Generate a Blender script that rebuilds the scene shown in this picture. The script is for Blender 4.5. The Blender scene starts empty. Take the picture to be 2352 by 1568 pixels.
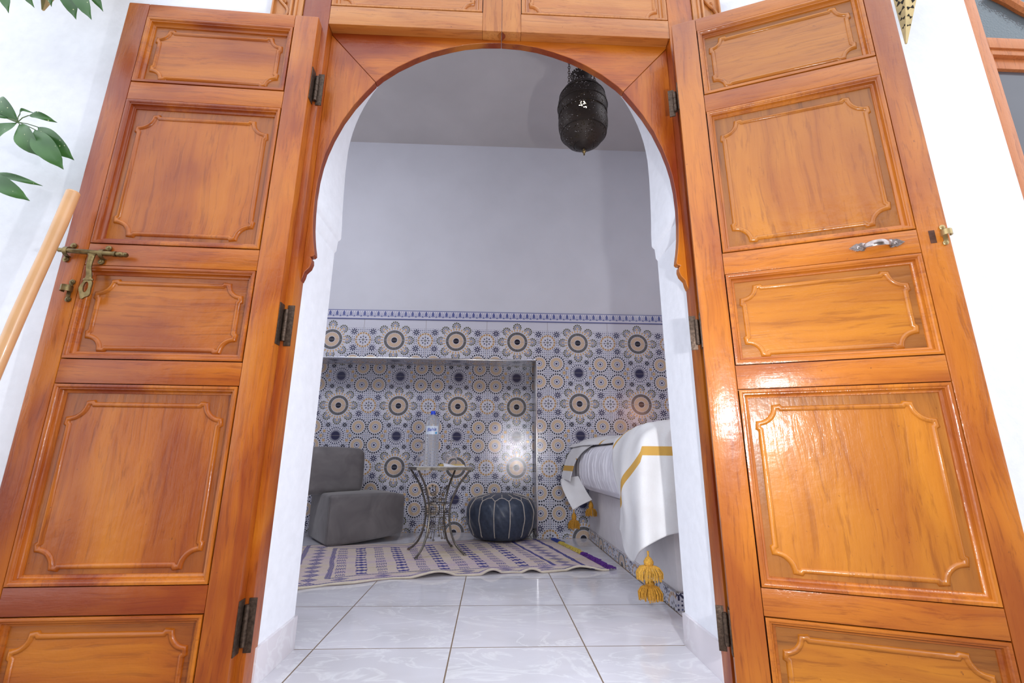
import bpy, bmesh, math, random
from mathutils import Vector, Matrix
random.seed(7)
SC = bpy.context.scene
COL = SC.collection
PI = math.pi

# ---------------------------------------------------------------- camera
F_PX = 1055.8
cam_d = bpy.data.cameras.new('camera'); cam = bpy.data.objects.new('camera', cam_d); COL.objects.link(cam)
cam_d.sensor_width = 36.0; cam_d.sensor_fit = 'HORIZONTAL'; cam_d.lens = 36.0*F_PX/2352.0
cam_d.clip_start = 0.02
def cam_axes(p, y, r):
    Fw = Vector((math.sin(y)*math.cos(p), math.cos(y)*math.cos(p), math.sin(p)))
    R = Vector((math.cos(y), -math.sin(y), 0)); U = R.cross(Fw)
    return R*math.cos(r)+U*math.sin(r), Fw, U*math.cos(r)-R*math.sin(r)
R_, F_, U_ = cam_axes(0.2488, 0.0419, 0.0061)
cam.matrix_world = Matrix(((R_.x, U_.x, -F_.x, 0), (R_.y, U_.y, -F_.y, 0), (R_.z, U_.z, -F_.z, 0.6), (0, 0, 0, 1)))
SC.camera = cam

# ---------------------------------------------------------------- sky, lights, exposure
SC.view_settings.view_transform = 'Standard'; SC.view_settings.look = 'None'
SC.view_settings.gamma = 1.0; SC.view_settings.use_curve_mapping = False
SC.view_settings.exposure = 0.28
W = bpy.data.worlds.new('sky'); SC.world = W; W.use_nodes = True
bg = W.node_tree.nodes['Background']; bg.inputs[0].default_value = (0.86, 0.91, 1.0, 1); bg.inputs[1].default_value = 1.75

def area_light(name, loc, rot, size, power, color=(1, 1, 1), size_y=None):
    d = bpy.data.lights.new(name, 'AREA'); d.energy = power; d.size = size; d.color = color
    if size_y: d.shape = 'RECTANGLE'; d.size_y = size_y
    else: d.shape = 'DISK'
    o = bpy.data.objects.new(name, d); o.location = loc; o.rotation_euler = rot; COL.objects.link(o)
    return o
# the photographer's flash, just beside the camera
area_light('camera_flash', (0.41, 0.235, 0.74), (math.radians(101), 0, math.radians(3)), 0.05, 14.0, (0.97, 0.97, 1.0))
# two fill lights added to brighten the room; no windows stand behind them
for x_, p_ in ((-1.55, 33.0), (1.55, 13.0)): area_light('added_room_fill', (x_, 1.73, 2.75), (math.radians(41), 0, 0), 1.0, p_, (0.90, 0.92, 1.0), .7)
# the copper lamp inside the room is built further down

# ---------------------------------------------------------------- helpers
def props(o, label=None, cat=None, group=None, kind=None):
    if label: o['label'] = label
    if cat: o['category'] = cat
    if group: o['group'] = group
    if kind: o['kind'] = kind
    return o
def empty(name, loc=(0, 0, 0), rz=0.0, **k):
    o = bpy.data.objects.new(name, None); o.location = loc; o.rotation_euler = (0, 0, rz); COL.objects.link(o)
    o.empty_display_size = 0.1
    return props(o, **k)
class MB:
    def __init__(s): s.v = []; s.f = []; s.uv = {}; s.mi = []
    def add(s, vs, fs, m=0, uvs=None):
        b = len(s.v); s.v += [tuple(v) for v in vs]
        for i, f in enumerate(fs):
            s.f.append(tuple(b+j for j in f)); s.mi.append(m)
            if uvs: s.uv[len(s.f)-1] = [uvs[j] for j in f]
        return s
    def box(s, x0, x1, y0, y1, z0, z1, m=0, bev=0.0, M=None):
        if bev > 0:
            bm = bmesh.new(); bmesh.ops.create_cube(bm, size=1.0)
            for v in bm.verts:
                v.co = Vector((x0+(v.co.x+.5)*(x1-x0), y0+(v.co.y+.5)*(y1-y0), z0+(v.co.z+.5)*(z1-z0)))
            bmesh.ops.bevel(bm, geom=list(bm.edges), offset=bev, segments=2, profile=0.6, affect='EDGES')
            vs = [v.co.copy() for v in bm.verts]; fs = [[v.index for v in f.verts] for f in bm.faces]
            bm.free()
        else:
            vs = [Vector(p) for p in ((x0, y0, z0), (x1, y0, z0), (x1, y1, z0), (x0, y1, z0), (x0, y0, z1), (x1, y0, z1), (x1, y1, z1), (x0, y1, z1))]
            fs = [(0, 3, 2, 1), (4, 5, 6, 7), (0, 1, 5, 4), (1, 2, 6, 5), (2, 3, 7, 6), (3, 0, 4, 7)]
        if M: vs = [M @ v for v in vs]
        return s.add(vs, fs, m)
    def lathe(s, prof, seg=32, c=(0, 0, 0), m=0, cap=True, M=None):
        n = len(prof); vs = []; fs = []
        for r, z in prof:
            for i in range(seg):
                a = 2*PI*i/seg; vs.append(Vector((r*math.cos(a), r*math.sin(a), z)))
        for k in range(n-1):
            for i in range(seg):
                j = (i+1) % seg; fs.append((k*seg+i, k*seg+j, (k+1)*seg+j, (k+1)*seg+i))
        if cap:
            fs.append(tuple(range(seg))[::-1]); fs.append(tuple((n-1)*seg+i for i in range(seg)))
        if M: vs = [M @ v for v in vs]
        vs = [v+Vector(c) for v in vs]
        return s.add(vs, fs, m)
    def tube(s, path, r, seg=8, m=0, closed=False, cap=True):
        P = [Vector(p) for p in path]; n = len(P); vs = []; fs = []
        rad = r if isinstance(r, (list, tuple)) else [r]*n
        prev = None
        for i in range(n):
            if closed: t = (P[(i+1) % n]-P[i-1])
            else: t = P[min(i+1, n-1)]-P[max(i-1, 0)]
            t.normalize()
            if prev is None:
                a = Vector((0, 0, 1)) if abs(t.z) < 0.9 else Vector((1, 0, 0)); u = t.cross(a).normalized()
            else:
                u = (prev-t*prev.dot(t)).normalized()
            prev = u; w = t.cross(u)
            for k in range(seg):
                a = 2*PI*k/seg; vs.append(P[i]+(u*math.cos(a)+w*math.sin(a))*rad[i])
        for i in range(n if closed else n-1):
            i2 = (i+1) % n
            for k in range(seg):
                k2 = (k+1) % seg; fs.append((i*seg+k, i*seg+k2, i2*seg+k2, i2*seg+k))
        if cap and not closed:
            fs.append(tuple(range(seg))[::-1]); fs.append(tuple((n-1)*seg+k for k in range(seg)))
        return s.add(vs, fs, m)
    def grid(s, nu, nv, fn, m=0, uvfn=None, closeu=False):
        vs = [fn(i/(nu-1) if not closeu else i/nu, j/(nv-1)) for j in range(nv) for i in range(nu)]
        uvs = [uvfn(i/(nu-1), j/(nv-1)) for j in range(nv) for i in range(nu)] if uvfn else None
        fs = []
        for j in range(nv-1):
            for i in range(nu if closeu else nu-1):
                i2 = (i+1) % nu; fs.append((j*nu+i, j*nu+i2, (j+1)*nu+i2, (j+1)*nu+i))
        return s.add(vs, fs, m, uvs)
    def prism(s, poly, axis, a0, a1, m=0):
        # poly: 2D points; axis 'y': (x,z) extruded a0..a1 in y ; 'z': (x,y) ; 'x': (y,z)
        def P(p, a):
            return {'y': (p[0], a, p[1]), 'z': (p[0], p[1], a), 'x': (a, p[0], p[1])}[axis]
        n = len(poly); vs = [P(p, a0) for p in poly]+[P(p, a1) for p in poly]
        fs = [tuple(range(n)), tuple(range(n, 2*n))[::-1]]+[(i, i+n, (i+1) % n+n, (i+1) % n) for i in range(n)]
        return s.add(vs, fs, m)
    def sweep(s, loop, prof, frame, m=0):
        # closed planar loop of 2D pts; prof: list of (offset outward, height); frame(u, w, h)->3D
        n = len(loop); pts = [Vector((p[0], p[1])) for p in loop]
        area = sum(pts[i].x*pts[(i+1) % n].y-pts[(i+1) % n].x*pts[i].y for i in range(n)); sg = 1 if area > 0 else -1
        vs = []; fs = []; k = len(prof)
        for i in range(n):
            d1 = (pts[i]-pts[i-1]).normalized(); d2 = (pts[(i+1) % n]-pts[i]).normalized()
            n1 = Vector((d1.y, -d1.x))*sg; n2 = Vector((d2.y, -d2.x))*sg
            mi = (n1+n2)
            if mi.length < 1e-4: mi = n1
            mi.normalize(); sc = 1/max(0.45, mi.dot(n1))
            for o, h in prof:
                q = pts[i]+mi*o*sc; vs.append(frame(q.x, q.y, h))
        for i in range(n):
            j = (i+1) % n
            for a in range(k-1): fs.append((i*k+a, i*k+a+1, j*k+a+1, j*k+a))
        return s.add(vs, fs, m)
    def build(s, name, mats, parent=None, smooth=True, angle=35, sub=0, recalc=True, **k):
        me = bpy.data.meshes.new(name); me.from_pydata(s.v, [], s.f); me.validate(verbose=False)
        if s.uv:
            ul = me.uv_layers.new(name='UVMap')
            for p in me.polygons:
                if p.index in s.uv:
                    for li, c in zip(p.loop_indices, s.uv[p.index]): ul.data[li].uv = c
        if not isinstance(mats, (list, tuple)): mats = [mats]
        for mt in mats: me.materials.append(mt)
        for p, mi in zip(me.polygons, s.mi): p.material_index = mi
        if recalc:
            bm = bmesh.new(); bm.from_mesh(me); bmesh.ops.recalc_face_normals(bm, faces=bm.faces); bm.to_mesh(me); bm.free()
        if smooth:
            for p in me.polygons: p.use_smooth = True
            try: me.set_sharp_from_angle(angle=math.radians(angle))
            except Exception: pass
        o = bpy.data.objects.new(name, me); COL.objects.link(o)
        if parent: o.parent = parent
        if sub:
            md = o.modifiers.new('subsurf', 'SUBSURF'); md.levels = sub; md.render_levels = sub
        return props(o, **k)
def catmull(pts, n):
    P = [Vector(p) for p in pts]; out = []
    for i in range(len(P)-1):
        p0 = P[max(i-1, 0)]; p1 = P[i]; p2 = P[i+1]; p3 = P[min(i+2, len(P)-1)]
        for k in range(n):
            t = k/n
            out.append(0.5*((2*p1)+(-p0+p2)*t+(2*p0-5*p1+4*p2-p3)*t*t+(-p0+3*p1-3*p2+p3)*t**3))
    out.append(P[-1]); return out
def lerp(a, b, t): return a+(b-a)*t
def interp(pts, t):
    n = len(pts)-1; x = max(0.0, min(0.99999, t))*n; i = int(x); return Vector(pts[i]).lerp(Vector(pts[i+1]), x-i)

# ---------------------------------------------------------------- node helpers
class S:
    T = None
    def __init__(s, k): s.k = k
    @staticmethod
    def m(op, *a, clamp=False):
        n = S.T.nodes.new('ShaderNodeMath'); n.operation = op; n.use_clamp = clamp
        for i, x in enumerate(a):
            if isinstance(x, S): S.T.links.new(x.k, n.inputs[i])
            else: n.inputs[i].default_value = float(x)
        return S(n.outputs[0])
    def __add__(s, o): return S.m('ADD', s, o)
    __radd__ = __add__
    def __sub__(s, o): return S.m('SUBTRACT', s, o)
    def __rsub__(s, o): return S.m('SUBTRACT', o, s)
    def __mul__(s, o): return S.m('MULTIPLY', s, o)
    __rmul__ = __mul__
    def __truediv__(s, o): return S.m('DIVIDE', s, o)
    def lt(s, o): return S.m('LESS_THAN', s, o)
    def gt(s, o): return S.m('GREATER_THAN', s, o)
    def abs(s): return S.m('ABSOLUTE', s)
    def floor(s): return S.m('FLOOR', s)
    def frac(s): return S.m('FRACT', s)
    def sin(s): return S.m('SINE', s)
    def cos(s): return S.m('COSINE', s)
    def mn(s, o): return S.m('MINIMUM', s, o)
    def mx(s, o): return S.m('MAXIMUM', s, o)
    def pw(s, o): return S.m('POWER', s, o)
def hyp(a, b): return S.m('SQRT', a*a+b*b)
def band(r, a, b): return r.gt(a)*r.lt(b)
def new_mat(name):
    m = bpy.data.materials.new(name); m.use_nodes = True; t = m.node_tree; S.T = t
    return m, t, t.nodes['Principled BSDF']
def nd(t, typ, **kw):
    n = t.nodes.new(typ)
    for k, v in kw.items():
        if k.startswith('i_'): n.inputs[k[2:].replace('_', ' ')].default_value = v
        else: setattr(n, k, v)
    return n
def mixc(t, fac, a, b, blend='MIX'):
    n = t.nodes.new('ShaderNodeMix'); n.data_type = 'RGBA'; n.blend_type = blend
    for sock, val in ((n.inputs[0], fac), (n.inputs[6], a), (n.inputs[7], b)):
        if isinstance(val, S): t.links.new(val.k, sock)
        elif hasattr(val, 'is_output'): t.links.new(val, sock)
        elif isinstance(val, (int, float)): sock.default_value = val
        else: sock.default_value = (*val[:3], 1)
    return n.outputs[2]
def noise(t, vec, scale, detail=3.0, rough=0.55, dist=0.0):
    n = nd(t, 'ShaderNodeTexNoise'); n.inputs['Scale'].default_value = scale; n.inputs['Detail'].default_value = detail
    n.inputs['Roughness'].default_value = rough; n.inputs['Distortion'].default_value = dist
    if vec is not None: t.links.new(vec, n.inputs['Vector'])
    return n
def objvec(t, scale=(1, 1, 1), rnd=0.0):
    tc = nd(t, 'ShaderNodeTexCoord'); mp = nd(t, 'ShaderNodeMapping'); mp.inputs['Scale'].default_value = scale
    src = tc.outputs['Object']
    if rnd:
        oi = nd(t, 'ShaderNodeObjectInfo'); vm = nd(t, 'ShaderNodeVectorMath', operation='SCALE'); vm.inputs[0].default_value = (7.3, 5.1, 9.7)
        t.links.new(oi.outputs['Random'], vm.inputs['Scale'])
        va = nd(t, 'ShaderNodeVectorMath', operation='ADD'); t.links.new(src, va.inputs[0]); t.links.new(vm.outputs[0], va.inputs[1]); src = va.outputs[0]
    t.links.new(src, mp.inputs['Vector']); return mp.outputs[0]
def ramp(t, fac, stops):
    r = nd(t, 'ShaderNodeValToRGB'); el = r.color_ramp.elements
    while len(el) > 1: el.remove(el[0])
    el[0].position = stops[0][0]; el[0].color = (*stops[0][1], 1)
    for p, c in stops[1:]:
        e = el.new(p); e.color = (*c, 1)
    t.links.new(fac, r.inputs[0]); return r.outputs[0]
def bump(t, bsdf, h, strength=0.2, dist=0.01, prev=None):
    b = nd(t, 'ShaderNodeBump'); b.inputs['Strength'].default_value = strength; b.inputs['Distance'].default_value = dist
    t.links.new(h.k if isinstance(h, S) else h, b.inputs['Height'])
    if prev: t.links.new(prev, b.inputs['Normal'])
    t.links.new(b.outputs[0], bsdf.inputs['Normal']); return b.outputs[0]
def simple(name, col, rough=0.5, metal=0.0, nscale=0, namt=0.15, bmp=0.0, coat=0.0, spec=None):
    m, t, b = new_mat(name)
    b.inputs['Roughness'].default_value = rough; b.inputs['Metallic'].default_value = metal
    b.inputs['Coat Weight'].default_value = coat
    if spec is not None: b.inputs['Specular IOR Level'].default_value = spec
    v = objvec(t, (1, 1, 1), 1.0); n = noise(t, v, nscale or 20, 4)
    dark = tuple(c*(1-namt) for c in col); lite = tuple(min(1, c*(1+namt*0.6)) for c in col)
    t.links.new(ramp(t, n.outputs[0], [(0.3, dark), (0.7, lite)]), b.inputs['Base Color'])
    if bmp: bump(t, b, n.outputs[0], bmp, 0.004)
    return m

# ---------------------------------------------------------------- wood
def wood(name, axis='z', base=(0.41, 0.094, 0.0045), dark=(0.25, 0.040, 0.003), lite=(0.54, 0.155, 0.007), rough=0.40, coat=0.34, red=(0.20, 0.020, 0.0025), gold=(0.60, 0.20, 0.012), fine=1.0, blotch=1.0):
    m, t, b = new_mat(name)
    g = {'z': (1, 1, 0.06), 'x': (0.06, 1, 1)}[axis]
    v = objvec(t, g, 1.0); v2 = objvec(t, {'z': (1, 1, 0.45), 'x': (0.45, 1, 1)}[axis], 1.0)
    warp = noise(t, v2, 6, 2); 
    vm = nd(t, 'ShaderNodeVectorMath', operation='MULTIPLY_ADD'); t.links.new(warp.outputs['Color'], vm.inputs[0]); vm.inputs[1].default_value = (0.05, 0.05, 0.05); t.links.new(v, vm.inputs[2])
    gr = noise(t, vm.outputs[0], 130*fine, 5, 0.65)
    g2 = noise(t, vm.outputs[0], 30*fine, 3, 0.55, 0.6)
    bl = noise(t, v2, 5.0, 2.5, 0.45, 0.5)
    col = ramp(t, g2.outputs[0], [(0.18, dark), (0.46, base), (0.82, lite)])
    fin = ramp(t, gr.outputs[0], [(0.36, (0.42, 0.30, 0.24)), (0.47, (1, 1, 1))])
    col = mixc(t, 0.45, col, fin, 'MULTIPLY')
    blr = ramp(t, bl.outputs[0], [(0.48, (0, 0, 0)), (0.65, (1, 1, 1))])
    blm = S(blr)*(0.78*blotch)
    col = mixc(t, blm, col, red)
    lt = ramp(t, bl.outputs[0], [(0.34, (1, 1, 1)), (0.48, (0, 0, 0))])
    col = mixc(t, S(lt)*(0.5*blotch), col, gold)
    vk = noise(t, objvec(t, (1, 1, 1), 1.0), 90, 2); kn = ramp(t, vk.outputs[0], [(0.22, (1, 1, 1)), (0.27, (0, 0, 0))])
    col = mixc(t, S(kn)*0.6, col, (0.12, 0.03, 0.01))
    t.links.new(col, b.inputs['Base Color'])
    b.inputs['Roughness'].default_value = rough; b.inputs['Coat Weight'].default_value = coat; b.inputs['Coat Roughness'].default_value = 0.17; b.inputs['Coat IOR'].default_value = 1.55; b.inputs['Specular IOR Level'].default_value = 0.35
    und = noise(t, objvec(t, (1, 1, 1), 1.0), 28, 3)
    p = bump(t, b, gr.outputs[0], 0.55, 0.0015)
    p = bump(t, b, und.outputs[0], 0.30, 0.004, p)
    t.links.new(p, b.inputs['Coat Normal'])
    return m
WV = wood('varnished_wood_upright', 'z'); WH = wood('varnished_wood_across', 'x')
PK = dict(base=(0.42, 0.105, 0.004), dark=(0.29, 0.055, 0.003), lite=(0.52, 0.155, 0.006), fine=0.7, blotch=0.7)
PV = wood('varnished_panel_upright', 'z', **PK); PH = wood('varnished_panel_across', 'x', **PK)
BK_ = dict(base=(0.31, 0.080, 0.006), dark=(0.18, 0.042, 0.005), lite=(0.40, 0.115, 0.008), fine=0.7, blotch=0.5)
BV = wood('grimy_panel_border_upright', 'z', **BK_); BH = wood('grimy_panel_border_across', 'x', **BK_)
# the right leaf is more golden and worn
RK = dict(base=(0.42, 0.118, 0.009), dark=(0.27, 0.058, 0.005), lite=(0.52, 0.165, 0.012), blotch=0.7, red=(0.24, 0.040, 0.005), coat=0.6)
WVR = wood('golden_wood_upright', 'z', **RK); WHR = wood('golden_wood_across', 'x', **RK)
PKR = dict(base=(0.42, 0.140, 0.010), dark=(0.31, 0.085, 0.006), lite=(0.52, 0.190, 0.012), fine=0.7, blotch=0.5, red=(0.30, 0.07, 0.006), coat=0.6)
PVR = wood('golden_panel_upright', 'z', **PKR); PHR = wood('golden_panel_across', 'x', **PKR)
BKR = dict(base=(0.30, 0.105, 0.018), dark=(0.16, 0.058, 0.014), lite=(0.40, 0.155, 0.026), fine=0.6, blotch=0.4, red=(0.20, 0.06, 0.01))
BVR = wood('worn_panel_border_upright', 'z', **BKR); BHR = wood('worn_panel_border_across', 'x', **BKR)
UK = dict(base=(0.50, 0.165, 0.022), dark=(0.40, 0.11, 0.014), lite=(0.60, 0.23, 0.035), blotch=0.3)
WL = wood('pale_upper_wood_across', 'x', **UK); WLV = wood('pale_upper_wood_upright', 'z', **UK)
WD = wood('dark_edge_wood', 'z', base=(0.22, 0.04, 0.006), dark=(0.14, 0.022, 0.004), lite=(0.30, 0.07, 0.01))
WL = wood('pale_upper_wood_across', 'x', base=(0.52, 0.19, 0.040), dark=(0.44, 0.13, 0.025), lite=(0.60, 0.25, 0.06), blotch=0.3)
WLV = wood('pale_upper_wood_upright', 'z', base=(0.52, 0.19, 0.040), dark=(0.44, 0.13, 0.025), lite=(0.60, 0.25, 0.06), blotch=0.3)

# ---------------------------------------------------------------- other materials
PAINT = simple('white_wall_paint', (0.86, 0.86, 0.885), 0.75, nscale=6, namt=0.03, bmp=0.15)
PAINT2 = simple('exterior_whitewash', (0.88, 0.90, 0.96), 0.8, nscale=25, namt=0.04, bmp=0.5)
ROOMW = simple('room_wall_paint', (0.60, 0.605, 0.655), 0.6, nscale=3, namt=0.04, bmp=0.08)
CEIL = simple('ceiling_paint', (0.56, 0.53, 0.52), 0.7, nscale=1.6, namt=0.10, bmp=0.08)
BRASS = simple('aged_brass', (0.22, 0.16, 0.07), 0.38, 0.9, 60, 0.5, 0.15)
BRASSL = simple('polished_brass', (0.50, 0.37, 0.17), 0.33, 0.75, 20, 0.25, 0.05)
NICKEL = simple('worn_nickel', (0.45, 0.38, 0.36), 0.22, 0.95, 80, 0.35, 0.1)
IRON = simple('dark_iron', (0.11, 0.075, 0.055), 0.5, 0.8, 120, 0.5, 0.3)
STEEL = simple('dull_steel_rod', (0.22, 0.20, 0.17), 0.33, 0.9, 30, 0.5, 0.1)
RUST = simple('rusty_iron', (0.12, 0.05, 0.03), 0.6, 0.5, 40, 0.6, 0.2)
CHROME = simple('chrome_edge', (0.72, 0.72, 0.74), 0.2, 1.0, 10, 0.1)
LEATHER = simple('navy_leather', (0.042, 0.056, 0.090), 0.36, 0, 45, 0.3, 0.35)
STITCH = simple('cream_stitching', (0.50, 0.45, 0.40), 0.8, 0, 200, 0.3)
SHEET = simple('white_sheet', (0.80, 0.79, 0.85), 0.85, 0, 40, 0.04, 0.05)
MUST = simple('mustard_wool', (0.60, 0.32, 0.045), 0.9, 0, 150, 0.35, 0.3)
MUSTD = simple('dark_mustard_wool', (0.52, 0.25, 0.025), 0.9, 0, 150, 0.35, 0.3)
PLASTER = simple('bed_base_plaster', (0.84, 0.82, 0.84), 0.7, 0, 14, 0.05, 0.1)
BAMBOO = simple('pale_wooden_pole', (0.74, 0.42, 0.20), 0.3, 0, 9, 0.12, 0.05, coat=0.4)
NAPKIN = simple('white_paper', (0.75, 0.75, 0.78), 0.8); NAPY = simple('yellow_napkin', (0.68, 0.50, 0.16), 0.8)
BLACKM = simple('black_gap', (0.01, 0.008, 0.006), 0.9)
STONE = simple('stone_table_slab', (0.42, 0.39, 0.34), 0.35, 0, 90, 0.5, 0.1)
COURT = simple('ochre_courtyard_plaster', (0.20, 0.14, 0.10), 0.9, 0, 3, 0.3)
TERR = simple('courtyard_floor_tiles', (0.30, 0.27, 0.25), 0.6, 0, 3, 0.2)
ORW = wood('painted_window_wood', 'z', base=(0.60, 0.20, 0.06), dark=(0.52, 0.16, 0.045), lite=(0.66, 0.24, 0.075), rough=0.4, coat=0.2, blotch=0.1)
CLOTHB = simple('broom_bristles', (0.5, 0.35, 0.12), 0.9)

def mat_velvet():
    m, t, b = new_mat('grey_velvet')
    v = objvec(t); n = noise(t, v, 5, 3, 0.6, 0.8); n2 = noise(t, v, 220, 2)
    t.links.new(ramp(t, n.outputs[0], [(0.3, (0.115, 0.105, 0.108)), (0.7, (0.195, 0.18, 0.18))]), b.inputs['Base Color'])
    b.inputs['Roughness'].default_value = 0.85; b.inputs['Sheen Weight'].default_value = 0.35; b.inputs['Sheen Roughness'].default_value = 0.4
    bump(t, b, n2.outputs[0], 0.2, 0.001); return m
VELVET = mat_velvet()

def mat_floor():
    m, t, b = new_mat('polished_marble_floor_tiles')
    tc = nd(t, 'ShaderNodeTexCoord'); sx = nd(t, 'ShaderNodeSeparateXYZ'); t.links.new(tc.outputs['Object'], sx.inputs[0])
    X, Y = S(sx.outputs[0]), S(sx.outputs[1]); T = 0.4413
    a = (X+0.1217+T*20)/T; c = (Y-1.7065+T*20)/T
    da = ((a+0.5).frac()-0.5).abs()*T; dc = ((c+0.5).frac()-0.5).abs()*T
    g = S.m('MINIMUM', da, dc); gm = g.lt(0.0022)
    # veins, shifted tile by tile
    off = nd(t, 'ShaderNodeCombineXYZ'); t.links.new(((a.floor()*3.7)+(c.floor()*1.3)).k, off.inputs[0]); t.links.new((c.floor()*2.1).k, off.inputs[1])
    va = nd(t, 'ShaderNodeVectorMath', operation='ADD'); t.links.new(tc.outputs['Object'], va.inputs[0]); t.links.new(off.outputs[0], va.inputs[1])
    mp = nd(t, 'ShaderNodeMapping'); mp.inputs['Rotation'].default_value = (0, 0, 0.5); mp.inputs['Scale'].default_value = (1, 2.2, 1); t.links.new(va.outputs[0], mp.inputs[0])
    n1 = noise(t, mp.outputs[0], 3.2, 5, 0.55, 1.2); n2 = noise(t, mp.outputs[0], 2.0, 3, 0.5, 0.6)
    vein = (S(n1.outputs[0])-0.5).abs(); vm = S.m('SUBTRACT', 1.0, vein*34, clamp=True)
    base = ramp(t, n2.outputs[0], [(0.32, (0.62, 0.61, 0.65)), (0.68, (0.73, 0.72, 0.78))])
    col = mixc(t, vm*0.55, base, (0.83, 0.84, 0.86)); col = mixc(t, gm, col, (0.20, 0.14, 0.09))
    t.links.new(col, b.inputs['Base Color']); t.links.new((gm*0.5+0.09).k, b.inputs['Roughness'])
    b.inputs['Specular IOR Level'].default_value = 0.55
    bump(t, b, S.m('SUBTRACT', 1.0, gm), 0.3, 0.002); return m
FLOOR = mat_floor()

def mat_marble_skirt():
    m, t, b = new_mat('marble_skirting_tile')
    v = objvec(t, (1, 1, 1)); n1 = noise(t, v, 5, 4, 0.5, 1.0); vein = (S(n1.outputs[0])-0.5).abs(); vm = S.m('SUBTRACT', 1.0, vein*30, clamp=True)
    t.links.new(mixc(t, vm*0.5, (0.72, 0.68, 0.72), (0.84, 0.84, 0.86)), b.inputs['Base Color']); b.inputs['Roughness'].default_value = 0.2; return m
MSK = mat_marble_skirt()

def mat_tiles():
    """Zellige-style printed wall tile; UV is in pattern cells (a big rosette sits on every whole number)."""
    m, t, b = new_mat('patterned_wall_tiles')
    uv = nd(t, 'ShaderNodeUVMap'); sp = nd(t, 'ShaderNodeSeparateXYZ'); t.links.new(uv.outputs[0], sp.inputs[0])
    U, V = S(sp.outputs[0]), S(sp.outputs[1])
    xs = (U+50.5).frac()-0.5; ys = (V+50.5).frac()-0.5
    x = xs.abs(); y = ys.abs()
    TAU = 2*PI
    def ang(dx, dy): return S.m('ARCTAN2', dy, dx)
    def fold(th, n): return ((th*(n/TAU)+0.5+n).frac()-0.5)          # -.5...5
    Wt = (0.60, 0.60, 0.67); BK = (0.018, 0.018, 0.03); NV = (0.035, 0.035, 0.085); YE = (0.58, 0.38, 0.18); OL = (0.10, 0.10, 0.06); BR = (0.25, 0.12, 0.04); SL = (0.13, 0.15, 0.27); YL = (0.58, 0.45, 0.30)
    col = Wt
    # background dots
    gx2 = ((x/0.031).frac()-0.5)*0.031; gy2 = ((y/0.031).frac()-0.5)*0.031
    dots = hyp(gx2, gy2).lt(0.0080)
    rA = hyp(x, y); rB = hyp(x-0.5, y); rC = hyp(x, y-0.5); dDx, dDy = x-0.36, y-0.352; rD = hyp(dDx, dDy)
    dEx, dEy = x-0.35, y-0.137; rE = hyp(dEx, dEy)
    low = V.lt(3.20)     # above this height only the big rosettes remain
    free = rA.gt(0.305)*rB.gt(0.130)*rC.gt(0.143)*rD.gt(0.142)*rE.gt(0.070)*low
    chk = ((x/0.031).floor()+(y/0.031).floor())
    par = (chk*0.5).frac().gt(0.25)
    col = mixc(t, dots*free, col, SL); col = mixc(t, dots*free*par, col, NV)
    # E petals
    th = ang(dEx, dEy); f = fold(th, 8); pet = ((f.abs()*(TAU/8))*rE).lt(0.0085)*band(rE, 0.014, 0.057)
    f2 = fold(th+PI/8, 8); pd = hyp(f2*(TAU/8)*rE, rE-0.066).lt(0.0065)
    col = mixc(t, (pet+pd).mn(1)*low, col, NV); col = mixc(t, rE.lt(0.007)*low, col, OL)
    # D ring discs
    th = ang(dDx, dDy)
    rip = ((fold(th, 40).abs()).lt(0.34)).mx(rD.lt(0.062)) 
    col = mixc(t, rD.lt(0.140)*low, col, Wt)
    col = mixc(t, band(rD, 0.055, 0.100)*rip*low, col, YE); col = mixc(t, band(rD, 0.055, 0.085)*low*0.5, col, YL)
    col = mixc(t, (band(rD, 0.036, 0.043)+rD.lt(0.017)).mn(1)*low, col, NV)
    f = fold(th, 22); dd = hyp(f*(TAU/22)*rD, rD-0.126).lt(0.0128); col = mixc(t, dd*low, col, BK)
    # B side rosette
    dBx = x-0.5; th = ang(dBx, y)
    f = fold(th, 16); ar = rB*(TAU/16)
    col = mixc(t, band(rB, 0.100, 0.128)*(f.abs().lt(0.40)), col, YE)
    col = mixc(t, hyp(f*ar, rB-0.114).lt(0.008), col, BR)
    f = fold(th, 8); col = mixc(t, hyp(f*(TAU/8)*rB*0.8, (rB-0.055)*0.65).lt(0.0085), col, NV)
    col = mixc(t, rB.lt(0.021), col, (0.22, 0.22, 0.22))
    # C sunburst
    dCy = y-0.5; th = ang(x, dCy); f = fold(th, 24); ad = (f*(TAU/24)*rC).abs()
    ray = (ad/((0.125-rC)*0.085+0.0022)).lt(1)*rC.lt(0.124)
    col = mixc(t, (ray+rC.lt(0.068)+hyp(f*(TAU/24)*rC, rC-0.130).lt(0.0105)).mn(1)*low, col, NV)
    # F eight-point black stars
    dFx, dFy = x-0.135, y-0.325; rF = hyp(dFx, dFy); f = fold(ang(dFx, dFy)+PI/8, 8).abs()
    st = rF.lt(0.060-0.044*((f*2).pw(0.55))); col = mixc(t, st*low, col, BK); col = mixc(t, rF.lt(0.008)*low, col, Wt)
    # G outlined star, H small star
    dGx, dGy = x-0.237, y-0.5; rG = hyp(dGx, dGy); f = fold(ang(dGx, dGy), 8).abs(); rr = 0.045-0.011*(f*2)
    col = mixc(t, rG.lt(rr)*low, col, BK); col = mixc(t, rG.lt(rr-0.005)*low, col, Wt); col = mixc(t, rG.lt(rr-0.014)*low, col, YE)
    dHx, dHy = x-0.19, y-0.425; rH = hyp(dHx, dHy); f = fold(ang(dHx, dHy), 8).abs()
    col = mixc(t, rH.lt(0.030-0.013*(f*2))*low, col, YE)
    # A great rosette
    th = ang(x, y)
    col = mixc(t, rA.lt(0.235), col, Wt)
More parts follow.
